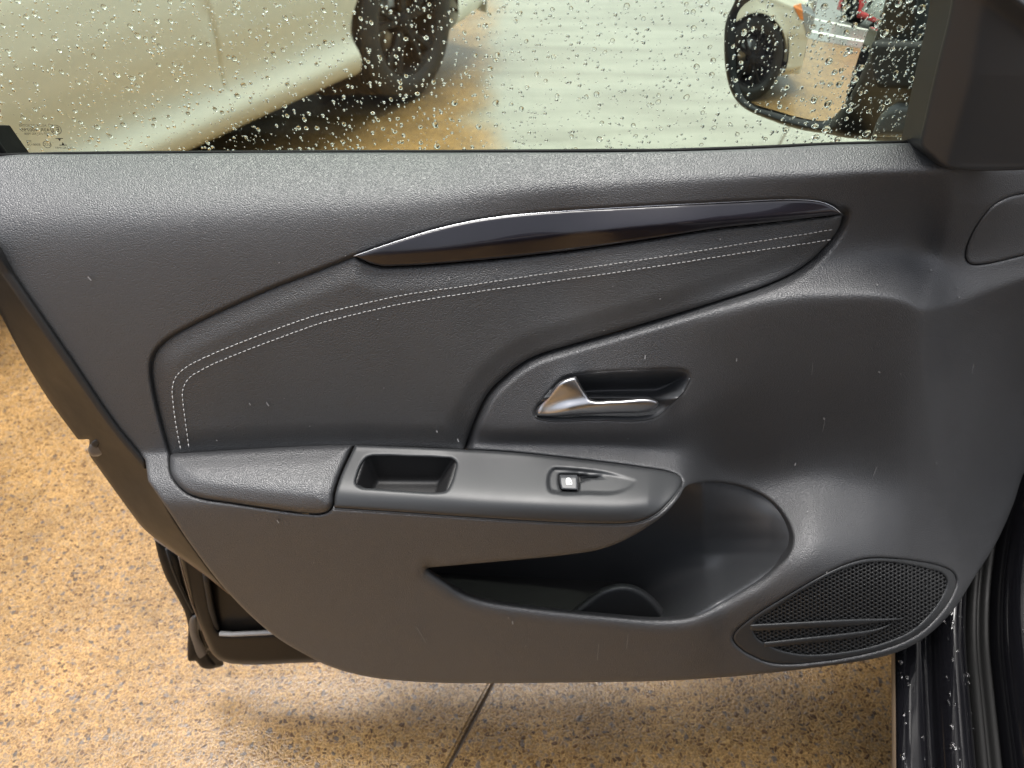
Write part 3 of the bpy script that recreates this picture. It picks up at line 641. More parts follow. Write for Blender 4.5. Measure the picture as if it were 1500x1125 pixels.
for i, (x, y, r) in enumerate(pos):
    p = on_glass(np.array([x]), np.array([y]), .0037)[0]; k = r * PXM(x, y); st = random.uniform(.95, 1.25)
    if i < 300:
        o = bpy.data.objects.new('raindrop', protos[i % 6]); S.collection.objects.link(o); o.parent = wg
        o.matrix_local = Matrix.Translation(Vector(p - BASE)) @ RM @ Matrix.Diagonal((k, k * st, k * .95, 1))
    else:
        V, F = small[i % 5]; b = len(fv); q = V * np.array([k, k * st, k])
        fv.extend((p + q[:, :1] * E1 + q[:, 1:2] * E2 + q[:, 2:] * GN).tolist()); ff.extend([[b + v for v in f] for f in F])
link('fine_droplets', mesh_from('fine_droplets', np.array(fv), ff, BASE), M['water'], wg, 'stuff')
# etched glass markings, seen from behind (mirrored)
def glass_marks():
    V, F = [], []
    def put(v2, faces, cx, cy, mirror=True, skew=.22):
        b = len(V); v2 = np.asarray(v2, float); x = cx + (-v2[:, 0] if mirror else v2[:, 0]); y = cy - v2[:, 1] - skew * (x - cx) * 0
        x = x + skew * (cy - y) * -1.0
        V.extend(on_glass(x, y, -.0004).tolist()); F.extend([[b + i for i in f] for f in faces])
    def text(s, cx, cy, size, width=None):
        cu = bpy.data.curves.new('t', 'FONT'); cu.body = s; cu.size = size; cu.resolution_u = 3; cu.align_x = 'CENTER'; cu.align_y = 'CENTER'
        ob = bpy.data.objects.new('t', cu); S.collection.objects.link(ob); dg = bpy.context.evaluated_depsgraph_get(); dg.update()
        me = bpy.data.meshes.new_from_object(ob.evaluated_get(dg)); v = np.array([q.co[:2] for q in me.vertices]); f = [list(q.vertices) for q in me.polygons]
        bpy.data.objects.remove(ob); bpy.data.curves.remove(cu); bpy.data.meshes.remove(me)
        if width: v[:, 0] *= width / (v[:, 0].max() - v[:, 0].min())
        put(v, f, cx, cy)
    def ring(cx, cy, r, wd):
        n = 28; v = []; f = []
        for k in range(n):
            th = 2*math.pi*k/n; v += [(r*1.12*math.cos(th), r*math.sin(th)), ((r-wd)*1.12*math.cos(th), (r-wd)*math.sin(th))]
        for k in range(n): a, b = 2*k, 2*((k+1) % n); f.append([a, b, b+1, a+1])
        put(v, f, cx, cy)
    text('AGC AUTOMOTIVE', 48, 184, 4.6, 40); text('43R - 00795', 51.5, 190.5, 6.6, 42); text('DOT-1151 AS2 M600', 54.5, 196, 4.4, 38)
    ring(82, 190, 7.2, .7); text('E', 84.5, 190, 10); text('6', 77.5, 190.5, 7)
    text('20M', 42.5, 207, 4.4); text('E000176', 49.5, 212, 4.4, 19); ring(69, 211.5, 5.4, .6); text('CCC', 69, 211.5, 5.4)
    text('DOT AS2 AMBX', 93.5, 216.5, 3.6, 25)
    put([(-5.5, 2.6), (5.5, 2.6), (5.5, 3.6), (-5.5, 3.6)], [[0, 1, 2, 3]], 87.5, 206); put([(-2, 2.6), (2, 2.6), (0, -1)], [[0, 2, 1]], 87.5, 206)
    put([(-5.5, -3.6), (5.5, -3.6), (5.5, -2.6), (-5.5, -2.6)], [[0, 1, 2, 3]], 92, 209.5); put([(-2, -2.6), (2, -2.6), (0, 1.4)], [[0, 1, 2]], 92, 209.5)
    return link('glass_marking', mesh_from('glass_marking', V, F, BASE, False), M['black'], wg)
glass_marks()

# ---------------------------------------------------------------- door structure behind the trim
jf = lambda y0: (lambda px, py, s: y0 + 0 * px)
left_edge = smooth([(-14, 355), (0, 375), (35, 426), (104, 526), (173, 627), (213, 674), (248, 750), (277, 794), (336, 870), (399, 929), (451, 961)], 8, closed=False)
def frame_y(px, py, s):          # painted shut face: falls back from the trim edge to the outer skin
    d = near(px, py, left_edge, 120); return base(px, np.minimum(py, 1000)) * 0 + .545 - .00035 * np.maximum(0, py - 400) * .35 + .0008 * d
fr = patch('door_frame', smooth([(-20, 420, 1), (0, 459), (35, 526), (69, 582), (114, 644, 1), (131, 643, 1), (131, 667, 1), (191, 750), (208, 772), (227, 789, 1), (262, 814), (300, 841), (336, 870), (400, 930, 1), (330, 760, 1), (140, 500, 1), (30, 340, 1), (-20, 330, 1)], 6), frame_y, M['jamb'], door, cell=3, roll=.004, rr=6, flange=.05)
patch('edge_gap', smooth([(-16, 354, 1), (0, 374), (35, 425), (104, 525), (173, 626), (214, 676, 1), (212, 688, 1), (166, 634), (95, 534), (26, 436), (-16, 376, 1)], 6), lambda x, y, s: .5405 - .00035 * np.maximum(0, y - 400) * .35 + 0*x, M['black'], fr, cell=2.5, roll=.002, rr=4, flange=.02)  # black strip painted in for the dark gap along the trim edge
lat = patch('door_latch', smooth([(131, 652), (140, 648), (158, 649), (161, 657), (163, 664), (150, 667), (134, 668), (129, 661)], 3), jf(.546), plain('worn_latch_metal', (.10, .10, .105), .35, metal=.5, bump=.0003, bscale=200), door, cell=1.5, roll=.004, rr=5, flange=.03)
patch('latch_hook', smooth([(133, 650), (141, 643), (150, 643), (146, 650), (140, 656)], 2), jf(.543), M['black'], lat, cell=1.2, roll=.002, rr=3, flange=.02)
low = patch('lower_door_skin', smooth([(245, 800, 1), (262, 815), (268, 838), (279, 877), (302, 937), (312, 957), (322, 967), (340, 972), (468, 969, 1), (560, 985, 1), (560, 860, 1), (330, 800, 1)], 6), lambda x, y, s: .575 - .00012 * (y - 800) + 0*x, M['jamb'], door, cell=3, roll=.006, rr=8, flange=.06,
    holes=[smooth([(302, 838, 1), (306, 870), (313, 905), (318, 921), (326, 927.5), (340, 928), (480, 924, 1), (480, 830, 1)], 5)])
patch('inner_recess', smooth([(296, 832, 1), (300, 870), (307, 912), (313, 927), (330, 935), (500, 930, 1), (500, 820, 1)], 6), lambda x, y, s: .586 - .00012 * (y - 800) + 0*x, M['jamb'], low, cell=3, flange=.01)
tube('recess_gasket', at_y(np.array([300, 303, 309, 314.5, 318.5]), np.array([832, 852, 888, 910, 920.]), .567), .0042, M['black'], low, 8)
tube('pale_strip', at_y(np.array([322, 340, 392, 440.]), np.array([928, 929, 926.5, 923.]), .560), .0035, plain('pale_grey', (.30, .295, .285), .35, bump=.0001, bscale=300), low, 8)  # pale grey strip along the bottom of the recess
tube('seam_edge', at_y(np.array([262, 268, 279, 302, 312, 322, 340, 400, 468.]), np.array([815, 838, 877, 937, 957, 966, 971.5, 971, 969.]), .566), .0013, plain('edge_sealer', (.16, .12, .09), .4), low, 6)
tube('frame_edge', at_y(np.array([225, 262, 300, 336.]), np.array([788.5, 813.5, 840.5, 869.5]), np.array([.556, .551, .545, .54])), .0011, plain('edge_sealer', (.20, .14, .10), .4), fr, 6)
ws = patch('weatherstrip', smooth([(226, 788, 1), (243, 800), (262, 815), (270, 850), (285, 895), (296, 930), (308, 962), (318, 975), (310, 980), (295, 977.6), (286, 968), (277, 969), (274.5, 950), (275.5, 918), (271, 898), (258, 872), (243, 846), (232, 815)], 5), lambda x, y, s: .598 - .00010 * (y - 800) + .00025 * (300 - x) * .3, M['rubber'], door, cell=2, roll=.006, rr=8, flange=.03)
tube('strip_slot', at_y(np.array([244, 252, 262, 274, 283.]), np.array([804, 830, 855, 880, 897.]), .590), .0022, M['black'], ws, 6)
patch('strip_end', smooth([(279, 905), (287, 900), (292, 930), (303, 952), (308, 966), (300, 976), (290, 972), (283, 950)], 4), jf(.582), plain('worn_rubber', (.055, .055, .056), .4, bump=.0004, bscale=60), ws, cell=2, roll=.006, rr=8, flange=.02)
def outer_skin():
    V = []; F = []; xs = np.linspace(-.30, .62, 14); zs = np.linspace(.26, .868, 14)
    for z in zs:
        for x in xs: V.append((x + (.10 * max(0, .62 - z) if x < 0 else 0), .672 + .03 * math.sin((z - .2) / .75 * math.pi) * .6, z))
    n = len(xs)
    for j in range(len(zs) - 1):
        for i in range(n - 1): F.append([j*n+i, j*n+i+1, (j+1)*n+i+1, (j+1)*n+i])
    V, F = flanged(np.array(V), F, -.04); return link('outer_panel', mesh_from('outer_panel', V, F, BASE), M['paint'], door)
outer_skin()
# wing mirror hanging outside the glass
PH2 = R(30); back_f = np.array([math.sin(PH2), math.cos(PH2)]); WB = 2.55 
NEAR = at_z(612, 146, 0)[:2] - back_f * WB - np.array([back_f[1], -back_f[0]]) * .86   # ground point under the neighbour's front axle
FW = np.array([*(NEAR + np.array([back_f[1], -back_f[0]]) * .86), 0.0])                # where its near front tyre stands
MC = at_y(1098., 150., 1.02); _d = MC - np.array([0, 0, CAM_H]); _d /= np.linalg.norm(_d); _r = FW - MC; _r /= np.linalg.norm(_r)
MN = _r - _d; MN /= np.linalg.norm(MN)                                                  # the glass is turned to show that wheel
def on_mirror(px, py, off=0.0):
    rx, ry, rz = ray(px, py); d = np.stack([rx, ry, rz], -1)
    t = ((MC + MN * off - np.array([0, 0, CAM_H])) @ MN) / (d @ MN); return d * t[..., None] + np.array([0, 0, CAM_H])
mg_poly = smooth([(1104, -20, 1), (1096, 2), (1085, 10), (1077, 22), (1075.5, 62), (1078, 90), (1082, 118), (1091, 141), (1104, 151), (1129, 159), (1168, 171), (1196, 177), (1208, 176), (1218, 168), (1242, 133), (1264, 91), (1289, 37), (1304, 0), (1312, -20, 1)], 6)
mh_poly = smooth([(1078, -40, 1), (1069, 0), (1056, 30), (1053, 62), (1056, 108), (1064, 138), (1079, 159), (1129, 183), (1168, 195), (1205, 201), (1250, 211), (1300, 222, 1), (1400, 222, 1), (1400, -40, 1)], 6)
def mirror_patch(name, poly, off, mat, parent, cell, roll, rr, flange, holes=()):
    lo, hi = poly.min(0) - cell, poly.max(0) + cell; xs = np.arange(lo[0], hi[0] + cell, cell); ys = np.arange(lo[1], hi[1] + cell, cell)
    G = np.stack(np.meshgrid(xs, ys), -1); sd = sdf(G, poly)
    for h in holes: sd = np.maximum(sd, -sdf(G, h))
    P, F, s = clip_grid(xs, ys, sd); u = np.clip(-s / rr, 0, 1)
    o = off(P[:, 0], P[:, 1]) - roll * (1 - np.sqrt(np.maximum(0, 1 - (1 - u) ** 2)))
    V = on_mirror(P[:, 0], P[:, 1]) + MN * o[:, None]; V, F = flanged(V, F, -flange, MN)
    return link(name, mesh_from(name, V, F, world_shift(parent)), mat, parent)
mh = mirror_patch('wing_mirror', mh_poly, lambda x, y: .004 + .05 * sstep((x - 1240) / 160.) - .02 * sstep((y - 120) / 90.) * sstep((x - 1225) / 60.), plain('mirror_housing', (.008, .009, .010), .35, bump=.00005, bscale=900, var=.08), door, 3, .022, 20, .09, [mg_poly])
MR = 1.2                                                                               # convex wing mirror
def bow(x, y): q = on_mirror(x, y) - MC; return np.sqrt(MR**2 - np.sum(q*q, -1)) - MR
mirror_patch('mirror_glass', grow(mg_poly, 2), lambda x, y: -.002 + bow(x, y), M['mirror'], mh, 4, 0, 5, .004)
mirror_patch('mirror_base', smooth([(1322, 45, 1), (1420, 45, 1), (1420, 112, 1), (1330, 112, 1), (1323, 90)], 4), lambda x, y: .06 + 0*x, M['black'], mh, 4, .004, 6, .02)
mirror_patch('mirror_foot', smooth([(1308, 187, 1), (1318, 160), (1330, 146), (1345, 138), (1420, 132, 1), (1420, 187, 1)], 4), lambda x, y: .05 + 0*x, plain('mirror_foot', (.09, .095, .098), .3, var=.08), mh, 3, .012, 14, .02)

# dust flecks on the trim
def flecks():
    V, F = [], []
    spec = [(392, 592, 7, 60), (366, 592, 4, 65), (131, 408, 8, 50), (945, 523, 6, 100), (658, 408, 5, 80), (671, 645, 5, 75), (693, 849, 5, 70), (727, 824, 4, 90), (914, 869, 4, 70), (751, 912, 5, 90), (1079, 527, 5, 100), (1288, 545, 3, 40), (1207, 613, 3, 90), (640, 632, 3, 80), (1165, 680, 4, 110), (407, 764, 5, 60), (1244, 898, 3, 90), (1246, 888, 3, 90), (1018, 880, 3, 70), (1004, 835, 3, 60)]
    spec += [(876, 955, 25, 95), (919, 940, 22, 97), (1207, 622, 20, 100), (1282, 690, 14, 110), (617, 930, 28, 60), (1425, 540, 16, 100), (1190, 540, 18, 95)]
    for _ in range(45):
        spec.append((random.uniform(260, 1440), random.uniform(300, 960), random.uniform(1.2, 2.4), random.uniform(0, 180)))
    for x, y, L, a in spec:
        a = R(a); w_ = .3 if L > 12 else 1.0 if L > 3 else L * .4; c, s_ = math.cos(a), math.sin(a); b = len(V)
        q = np.array([(-L/2, -w_*.6), (L/2, -w_), (L/2*1.05, w_*.7), (-L/2*.9, w_)]); px = x + q[:, 0]*c - q[:, 1]*s_; py = y + q[:, 0]*s_ + q[:, 1]*c
        if 622 < x < 1161 and 706 < y < 906 and sdf(np.array([[x, y]]), pock_out)[0] < 6: continue
        if sdf(np.array([[x, y]]), rec_out)[0] < 6 or sdf(np.array([[x, y]]), msh_out)[0] < 3 or sdf(np.array([[x, y]]), trim_out)[0] > -8 or sdf(np.array([[x, y]]), tray_out)[0] < 3: continue
        hi_, lo_f = (.0005, -.001) if L > 12 else (.0026, .0012); V.extend(at_y(px, py, base(px, py) - hi_).tolist()); V.extend(at_y(px, py, base(px, py) - lo_f).tolist())
        F += [[b, b+3, b+2, b+1]] + [[b+k, b+(k+1) % 4, b+4+(k+1) % 4, b+4+k] for k in range(4)]
    link('dust_fleck', mesh_from('dust_fleck', V, F, BASE, False), M['fleck'], door, 'stuff')
flecks()

# ================================================================== black car body at the right
def path(n=34):
    out = []; s1, rad = .10, .30; z0 = 0.0
    for s in np.linspace(-1.3, s1, 14): out.append((np.array([s, z0]), 0.0))
    for th in np.linspace(0, R(80), 18)[1:]: out.append((np.array([s1 + rad * math.sin(th), z0 + rad * (1 - math.cos(th))]), th))
    p, th = out[-1]
    for L in (.15, .4, .7): out.append((p + L * np.array([math.cos(th), math.sin(th)]), th))
    return out
def sweep(name, prof, mat, parent, closed=False):
    prof = smooth(prof, .006, closed=False) if len(prof) > 2 else np.array([q[:2] for q in prof]); V = []; F = []; P = path(); n = len(prof)
    for (s, z), th in P:
        T_ = math.cos(th) * e_f + math.sin(th) * e_u; N_ = -math.sin(th) * e_f + math.cos(th) * e_u
        c = O + s * e_f + z * e_u
        for u, h in prof: V.append(c + u * e_r + h * N_)
    for i in range(len(P) - 1):
        for k in range(n - 1): F.append([i*n+k, i*n+k+1, (i+1)*n+k+1, (i+1)*n+k])
    return link(name, mesh_from(name, V, F, world_shift(parent)), mat, parent)
sweep('sill', [(.16, -.24), (.10, -.15), (.04, -.06), (.012, -.022), (.001, -.006), (.004, 0), (.018, .002), (.034, .001), (.038, -.008, 1), (.043, -.008, 1), (.046, .004), (.052, .016), (.060, .021), (.070, .022), (.080, .016), (.085, .002), (.087, -.012, 1)], M['paint'], body)
sweep('door_seal', [(.086, -.012, 1), (.088, .006), (.094, .012), (.099, .004, 1), (.101, .010), (.107, .016), (.112, .008), (.114, -.01, 1)], M['rubber'], body)
sweep('inner_sill', [(.112, -.012, 1), (.116, .02), (.124, .045), (.136, .056), (.155, .060), (.180, .058), (.205, .05), (.215, .03)], M['paint'], body)
sweep('sill_lip', [(.012, -.028), (.001, -.012), (-.003, -.005), (.000, .000)], plain('dull_lip', (.11, .085, .06), .4), body)
sweep('sill_trim', [(.158, .02), (.159, .065), (.166, .092), (.184, .106), (.220, .112), (.300, .112), (.40, .095)], M['grey'], body)
def pillar():
    V = []; F = []; n = 12
    for j, z in enumerate(np.linspace(.05, 1.25, 10)):
        for i, (u, s) in enumerate([(0, 1.3), (-.02, .9), (-.02, .52), (-.015, .46), (.01, .44), (.05, .435), (.12, .44), (.2, .44), (.35, .45), (.6, .5)]):
            V.append(O * np.array([1, 1, 0]) + (u + .03 * ((z - .6) / .6) ** 2) * e_r + s * e_f + z * e_u)
    for j in range(9):
        for i in range(9): F.append([j*10+i, j*10+i+1, (j+1)*10+i+1, (j+1)*10+i])
    link('front_pillar', mesh_from('front_pillar', V, F, world_shift(body)), M['paint'], body)
pillar()
# the rest of the car round the door opening, out of frame, added to block sky and darken sill reflections: roof, pillar, rear side, seat, dashboard
def slabby(name, pts, mat, bev=.03):
    bm = bmesh.new(); vs = [bm.verts.new(tuple(O * np.array([1, 1, 0]) + u * e_r + s_ * e_f + z * e_u)) for u, s_, z in pts]
    bmesh.ops.convex_hull(bm, input=vs); bmesh.ops.dissolve_limit(bm, angle_limit=.02, verts=bm.verts, edges=bm.edges)
    bmesh.ops.bevel(bm, geom=bm.edges[:], offset=bev, segments=3, affect='EDGES', profile=.6); bmesh.ops.recalc_face_normals(bm, faces=bm.faces)
    bmesh.ops.translate(bm, vec=Vector(-world_shift(body)), verts=bm.verts)
    me = bpy.data.meshes.new(name); bm.to_mesh(me); bm.free(); me.polygons.foreach_set('use_smooth', [True] * len(me.polygons)); return link(name, me, mat, body)
slabby('roof', [(u, s_, z) for u in (.28, 1.42) for s_, z in ((-2.6, 1.30), (-1.6, 1.44), (-.5, 1.44), (-.20, 1.40))] + [(u, s_, z) for u in (.31, 1.39) for s_, z in ((-2.6, 1.24), (-1.6, 1.39), (-.5, 1.39), (-.2, 1.36))], M['paint'], .02)
slabby('added_centre_pillar', [(u, s_ + ds, z) for u, z in ((.02, .36), (.12, .36), (.20, 1.40), (.28, 1.40)) for s_ in (-.92,) for ds in (0, .16)], M['black'], .02)
slabby('added_rear_side', [(u, s_, z) for s_ in (-2.6, -.93) for u, z in ((.02, .25), (-.03, .6), (.02, .92), (.3, .25), (.3, .92))], M['paint'], .03)
slabby('added_seat', [(u, s_, z) for u in (.36, .82) for s_, z in ((-.62, .42), (-.05, .44), (-.05, .56), (-.55, .56))], M['black'], .05)
slabby('added_seat_back', [(u, s_, z) for u in (.38, .80) for s_, z in ((-.66, .50), (-.52, .50), (-.86, 1.12), (-.74, 1.12))], M['black'], .05)
slabby('added_dashboard', [(u, s_, z) for u in (.24, 1.45) for s_, z in ((.30, .55), (.26, .82), (.40, .90), (.9, .92), (.9, .4))], M['black'], .04)
slabby('added_cabin_floor', [(u, s_, z) for u in (.30, 1.5) for s_ in (-2.5, .6) for z in (.24, .30)], M['black'], .01)
# beads of water on the sill
bv, bf = [], []
for _ in range(190):
    s = random.uniform(-.25, .2); u = random.choice([random.uniform(.004, .03), random.uniform(.052, .08), random.uniform(.13, .17)])
    h = .001 if u < .04 else (.021 if u < .09 else .058); r = .0010 + .0032 * random.random() ** 3
    V, F = small[random.randrange(5)]; p = O + s * e_f + u * e_r + (h + max(0, s - .1) ** 2 * 1.6) * e_u; b = len(bv)
    bv.extend((p + r * (V[:, :1] * e_f + V[:, 1:2] * e_r + V[:, 2:] * e_u)).tolist()); bf.extend([[b + v for v in f] for f in F])
link('water_beads', mesh_from('water_beads', np.array(bv), bf, world_shift(body)), M['water'], body, 'stuff')

# ================================================================== parked cars
SIDE = [(.17, .70), (.180, .78), (.205, .835), (.24, .862), (.275, .872), (.300, .868), (.325, .845), (.36, .832), (.41, .838), (.50, .862), (.60, .876), (.72, .874), (.82, .858), (.89, .832), (.94, .79), (.965, .74)]
def car_mesh_grid(f, us, vs, sd=None):
    if sd is None:
        G = np.stack(np.meshgrid(us, vs), -1).reshape(-1, 2); nx = len(us)
        F = [[j*nx+i, j*nx+i+1, (j+1)*nx+i+1, (j+1)*nx+i] for j in range(len(vs)-1) for i in range(nx-1)]
        return f(G[:, 0], G[:, 1]), F
    P, F, s = clip_grid(us, vs, sd); return f(P[:, 0], P[:, 1]), F
def hx(x): return np.where(x > -.5, 1 - .26 * np.clip((x + .5) / 1.2, 0, 1) ** 1.5, 1.0)
def wx(x): return 1 - .16 * np.clip((x - .05) / .6, 0, 1) ** 2 - .12 * np.clip((-2.6 - x) / .7, 0, 1) ** 2
def make_car(name, label, group, mat, seams=(-.62, -1.72)):
    t = empty(name, (0, 0, 0), label, 'car', group)
    sz = np.array([q[0] for q in SIDE]); sy = np.array([q[1] for q in SIDE])
    zz = np.linspace(.17, .965, 61); yy = np.interp(zz, sz, sy); yy = gauss(yy[:, None], 1.1)[:, 0]
    def side(sign):
        xs = sorted(set(np.round(np.concatenate([np.linspace(-3.3, .62, 90)] + [s + np.linspace(-.014, .014, 9) for s in seams]), 4)))
        xs = np.array(xs)
        G = np.stack(np.meshgrid(xs, zz), -1)
        r1 = .365 - np.hypot(G[..., 0], G[..., 1] - .315); r2 = .365 - np.hypot(G[..., 0] + 2.55, G[..., 1] - .315)
        P, F, s = clip_grid(xs, zz, np.maximum(r1, r2))
        x, z = P[:, 0], P[:, 1]; y = np.interp(z, zz, yy) * wx(x)
        d = np.minimum(np.abs(np.hypot(x, z - .315) - .365), np.abs(np.hypot(x + 2.55, z - .315) - .365))
        y = y + .010 * np.exp(-(d / .035) ** 2)
        # wing flare forward of the front door: no tuck above the sill line
        k = sstep((x + .55) / .2); y = y * (1 - k) + k * np.maximum(y, .868 * wx(x) * np.interp(z, [.17, .3, .8, .965], [.93, 1, 1, .86]))
        for q in seams: y = y - .014 * np.exp(-((x - q - .05 * sstep((z - .35) / .6)) / .006) ** 2) * (z > .33)
        zc = .17 + (z - .17) * hx(x)
        V = np.stack([x, sign * y, zc], -1); 
        if sign > 0: F = [f[::-1] for f in F]
        V, F = flanged(V, F, .05, (0, -sign, 0)); return link('body_side', mesh_from('body_side', V, F), mat, t)
    side(1); side(-1)
    ztop = lambda x: .17 + .795 * hx(x)
    def hood(u, v): x = u; y = v * .742 * wx(x); return np.stack([x, y, ztop(x) + .035 * (1 - v ** 2) - .03*np.clip((x-.5)/.2, 0, 1)**2], -1)
    V, F = car_mesh_grid(hood, np.linspace(-.95, .66, 24), np.linspace(-1, 1, 18)); link('bonnet', mesh_from('bonnet', V, F), mat, t)
    def bump(u, v):
        y = u * .735; z = .17 + v * (ztop(.62) - .17); c = np.sqrt(np.maximum(0, 1 - u ** 2))
        return np.stack([.60 + .20 * c * (1 - .35 * np.clip((v - .55) / .45, 0, 1) ** 2 + .06 * (v < .3)), y, z], -1)
    un = np.sin(np.linspace(-1, 1, 41) * math.pi / 2)
    V, F = car_mesh_grid(bump, un, np.linspace(0, 1, 22)); V, F = flanged(V, F, .06, (-1, 0, 0)); link('front_bumper', mesh_from('front_bumper', V, F), mat, t)
    def piece(nm, poly, mt, off, parent=t):
        us = np.linspace(-1, 1, 161); us = np.sin(us*math.pi/2); vs = np.linspace(0, 1, 60); G = np.stack(np.meshgrid(us, vs), -1)
        P, F, s = clip_grid(us, vs, sdf(G, np.array(poly, float), 3)); V = bump(P[:, 0], P[:, 1]); V[:, 0] += off; V[:, 1] *= 1.0 + off * .8
        V, F = flanged(V, F, .03, (-1, 0, 0)); return link(nm, mesh_from(nm, V, F), mt, parent)
    for s in (1, -1):
        hl = piece('headlight', [(s*.52, .66), (s*.60, .62), (s*.86, .66), (s*.992, .80), (s*.998, .97), (s*.93, .96), (s*.70, .84)][::s], M['lamp'], .006)
        def flank(nm, poly, mt, off):
            xs = np.linspace(.1, .66, 90); zs_ = np.linspace(.45, .80, 70); G = np.stack(np.meshgrid(xs, zs_), -1)
            P, F, d_ = clip_grid(xs, zs_, sdf(G, np.array(poly, float), 3)); z0 = .17 + (P[:, 1] - .17) / hx(P[:, 0]); y = np.maximum(np.interp(z0, zz, yy) * wx(P[:, 0]), .868 * wx(P[:, 0]) * np.interp(z0, [.17, .3, .8, .965], [.93, 1, 1, .86])) + off
            V = np.stack([P[:, 0], s * y, P[:, 1]], -1); F = [f[::-1] for f in F] if s > 0 else F
            V, F = flanged(V, F, .03, (0, -s, 0)); return link(nm, mesh_from(nm, V, F), mt, hl)
        flank('lamp_wrap', [(.40, .735), (.52, .725), (.655, .68), (.655, .51), (.60, .49), (.50, .58)], M['lamp'], .004)
        flank('indicator', [(.30, .715), (.40, .738), (.475, .62), (.42, .63)], M['amber'], .006)
        piece('fog_light', [(s*.72, .14), (s*.90, .14), (s*.93, .34), (s*.88, .36)][::s], M['black'], .004)
    piece('grille', [(-.5, .16), (.5, .16), (.56, .34), (-.56, .34)], M['black'], .004); piece('upper_grille', [(-.45, .66), (.45, .66), (.47, .76), (-.47, .76)], M['black'], .004)
    # cabin
    def cabin():
        ring0 = [(-.95, .70), (-3.0, .70), (-3.28, .55), (-3.28, -.55), (-3.0, -.70), (-.95, -.70)]; ring1 = [(-1.65, .56), (-2.85, .54), (-2.98, .45), (-2.98, -.45), (-2.85, -.54), (-1.65, -.56)]
        V = [(x, y, .955) for x, y in ring0] + [(x, y, 1.40) for x, y in ring1] + [(x, y * .8, 1.45) for x, y in ring1]
        F = [[k, (k+1) % 6, 6 + (k+1) % 6, 6 + k] for k in range(6)]; g_ = link('windows', mesh_from('windows', V[:12], F, None, False), M['carglass'], t); g_.name = 'cabin_glass'
        F2 = [[k, (k+1) % 6, 6 + (k+1) % 6, 6 + k] for k in range(6)] + [[6+k for k in range(6)]]
        link('roof', mesh_from('roof', V[6:], F2), mat, t)
    cabin()
    def tail(u, v): return np.stack([-3.30 - .12 * np.sqrt(np.maximum(0, 1 - u**2)), u * .87 * .88, .17 + v * .80], -1)
    V, F = car_mesh_grid(tail, un, np.linspace(0, 1, 10)); link('tail', mesh_from('tail', V, F), mat, t)
    V = [(-3.3, -.7, .2), (.6, -.7, .2), (.6, .7, .2), (-3.3, .7, .2)]; link('underbody', mesh_from('underbody', V, [[0, 3, 2, 1]], None, False), M['black'], t)
    # wheels
    def lathe(prof, n=48):
        V, F = [], []; m = len(prof)
        for k in range(n):
            th = 2*math.pi*k/n
            for r, y in prof: V.append((r*math.cos(th), y, r*math.sin(th)))
        for k in range(n):
            for i in range(m-1): a, b = k*m+i, ((k+1) % n)*m+i; F.append([a, a+1, b+1, b])
        return np.array(V), F
    ty = lathe([(.205, -.085), (.222, -.108), (.250, -.112), (.285, -.108), (.303, -.098), (.312, -.085), (.314, -.06), (.309, -.056), (.309, -.050), (.315, -.046), (.315, -.01), (.309, -.006), (.309, 0), (.315, .004), (.314, .06), (.305, .09), (.25, .1), (.205, .09)])
    rb = lathe([(.208, -.088), (.203, -.094), (.196, -.088), (.190, -.05), (.186, .02), (.17, .06)])
    dk = lathe([(.0, -.005), (.14, -.005), (.142, 0), (.142, .012)]); hb = lathe([(0, -.085), (.028, -.085), (.034, -.078), (.05, -.062), (.052, 0)], 20)
    for x in (0, -2.55):
        arch = []; af = []; n = 22
        for sg in (1, -1):
            b = len(arch)
            for k in range(n + 1):
                th = math.pi * (k / n) * 1.1 - .157; arch += [(x + .366*math.cos(th), sg*.855, .315 + .366*math.sin(th)), (x + .366*math.cos(th), sg*.45, .315 + .366*math.sin(th))]
            for k in range(n): a = b + 2*k; af.append([a, a+1, a+3, a+2])
            arch += [(x + .366*math.cos(2*math.pi*k/24), sg*.47, .315 + .366*math.sin(2*math.pi*k/24)) for k in range(24)]; af.append(list(range(len(arch)-24, len(arch))))
        link('wheel_arch', mesh_from('wheel_arch', arch, af), M['black'], t)
        for sg in (-1, 1):
            mir = np.array([1, -sg, 1]); wh = bpy.data.objects.new('wheel', None); S.collection.objects.link(wh); wh.parent = t; wh.location = (x, sg*.755, .315)
            if x == 0: wh.rotation_euler = (0, R(20), R(0))
            for nm, (V, F), mt in (('tyre', ty, M['tyre']), ('rim', rb, M['rim']), ('brake_disc', dk, M['steel']), ('hub', hb, M['rim'])):
                link(nm, mesh_from(nm, V * mir, F if sg < 0 else [f[::-1] for f in F]), mt, wh)
            V, F = [], []
            for k in range(5):
                for dth in (-.20, .20):
                    th = 2*math.pi*k/5 + .3
                    for r, hw, yy_ in ((.03, .016, -.068), (.11, .015, -.083), (.199, .019, -.086)):
                        a = th + dth * min(1, (r - .03) / .11); c = np.array([r*math.cos(a), 0, r*math.sin(a)]); tt = np.array([-math.sin(a), 0, math.cos(a)])
                        V += [c + tt*hw + (0, yy_ + .010, 0), c + tt*hw*.6 + (0, yy_, 0), c - tt*hw*.6 + (0, yy_, 0), c - tt*hw + (0, yy_ + .010, 0), c - tt*hw*.8 + (0, yy_ + .035, 0), c + tt*hw*.8 + (0, yy_ + .035, 0)]
                    b = len(V) - 18
                    for i in range(2):
                        for q in range(6): F.append([b+i*6+q, b+i*6+(q+1) % 6, b+i*6+6+(q+1) % 6, b+i*6+6+q])
            link('spokes', mesh_from('spokes', np.array(V) * mir, F, None, False), M['rim'], wh)
    return t
def children(o): return [c for c in S.objects if c.parent is o]
def copy_tree(o, parent=None):
    c = o.copy(); S.collection.objects.link(c)
    if parent is not None: c.parent = parent
    for ch in children(o): copy_tree(ch, c)
    return c
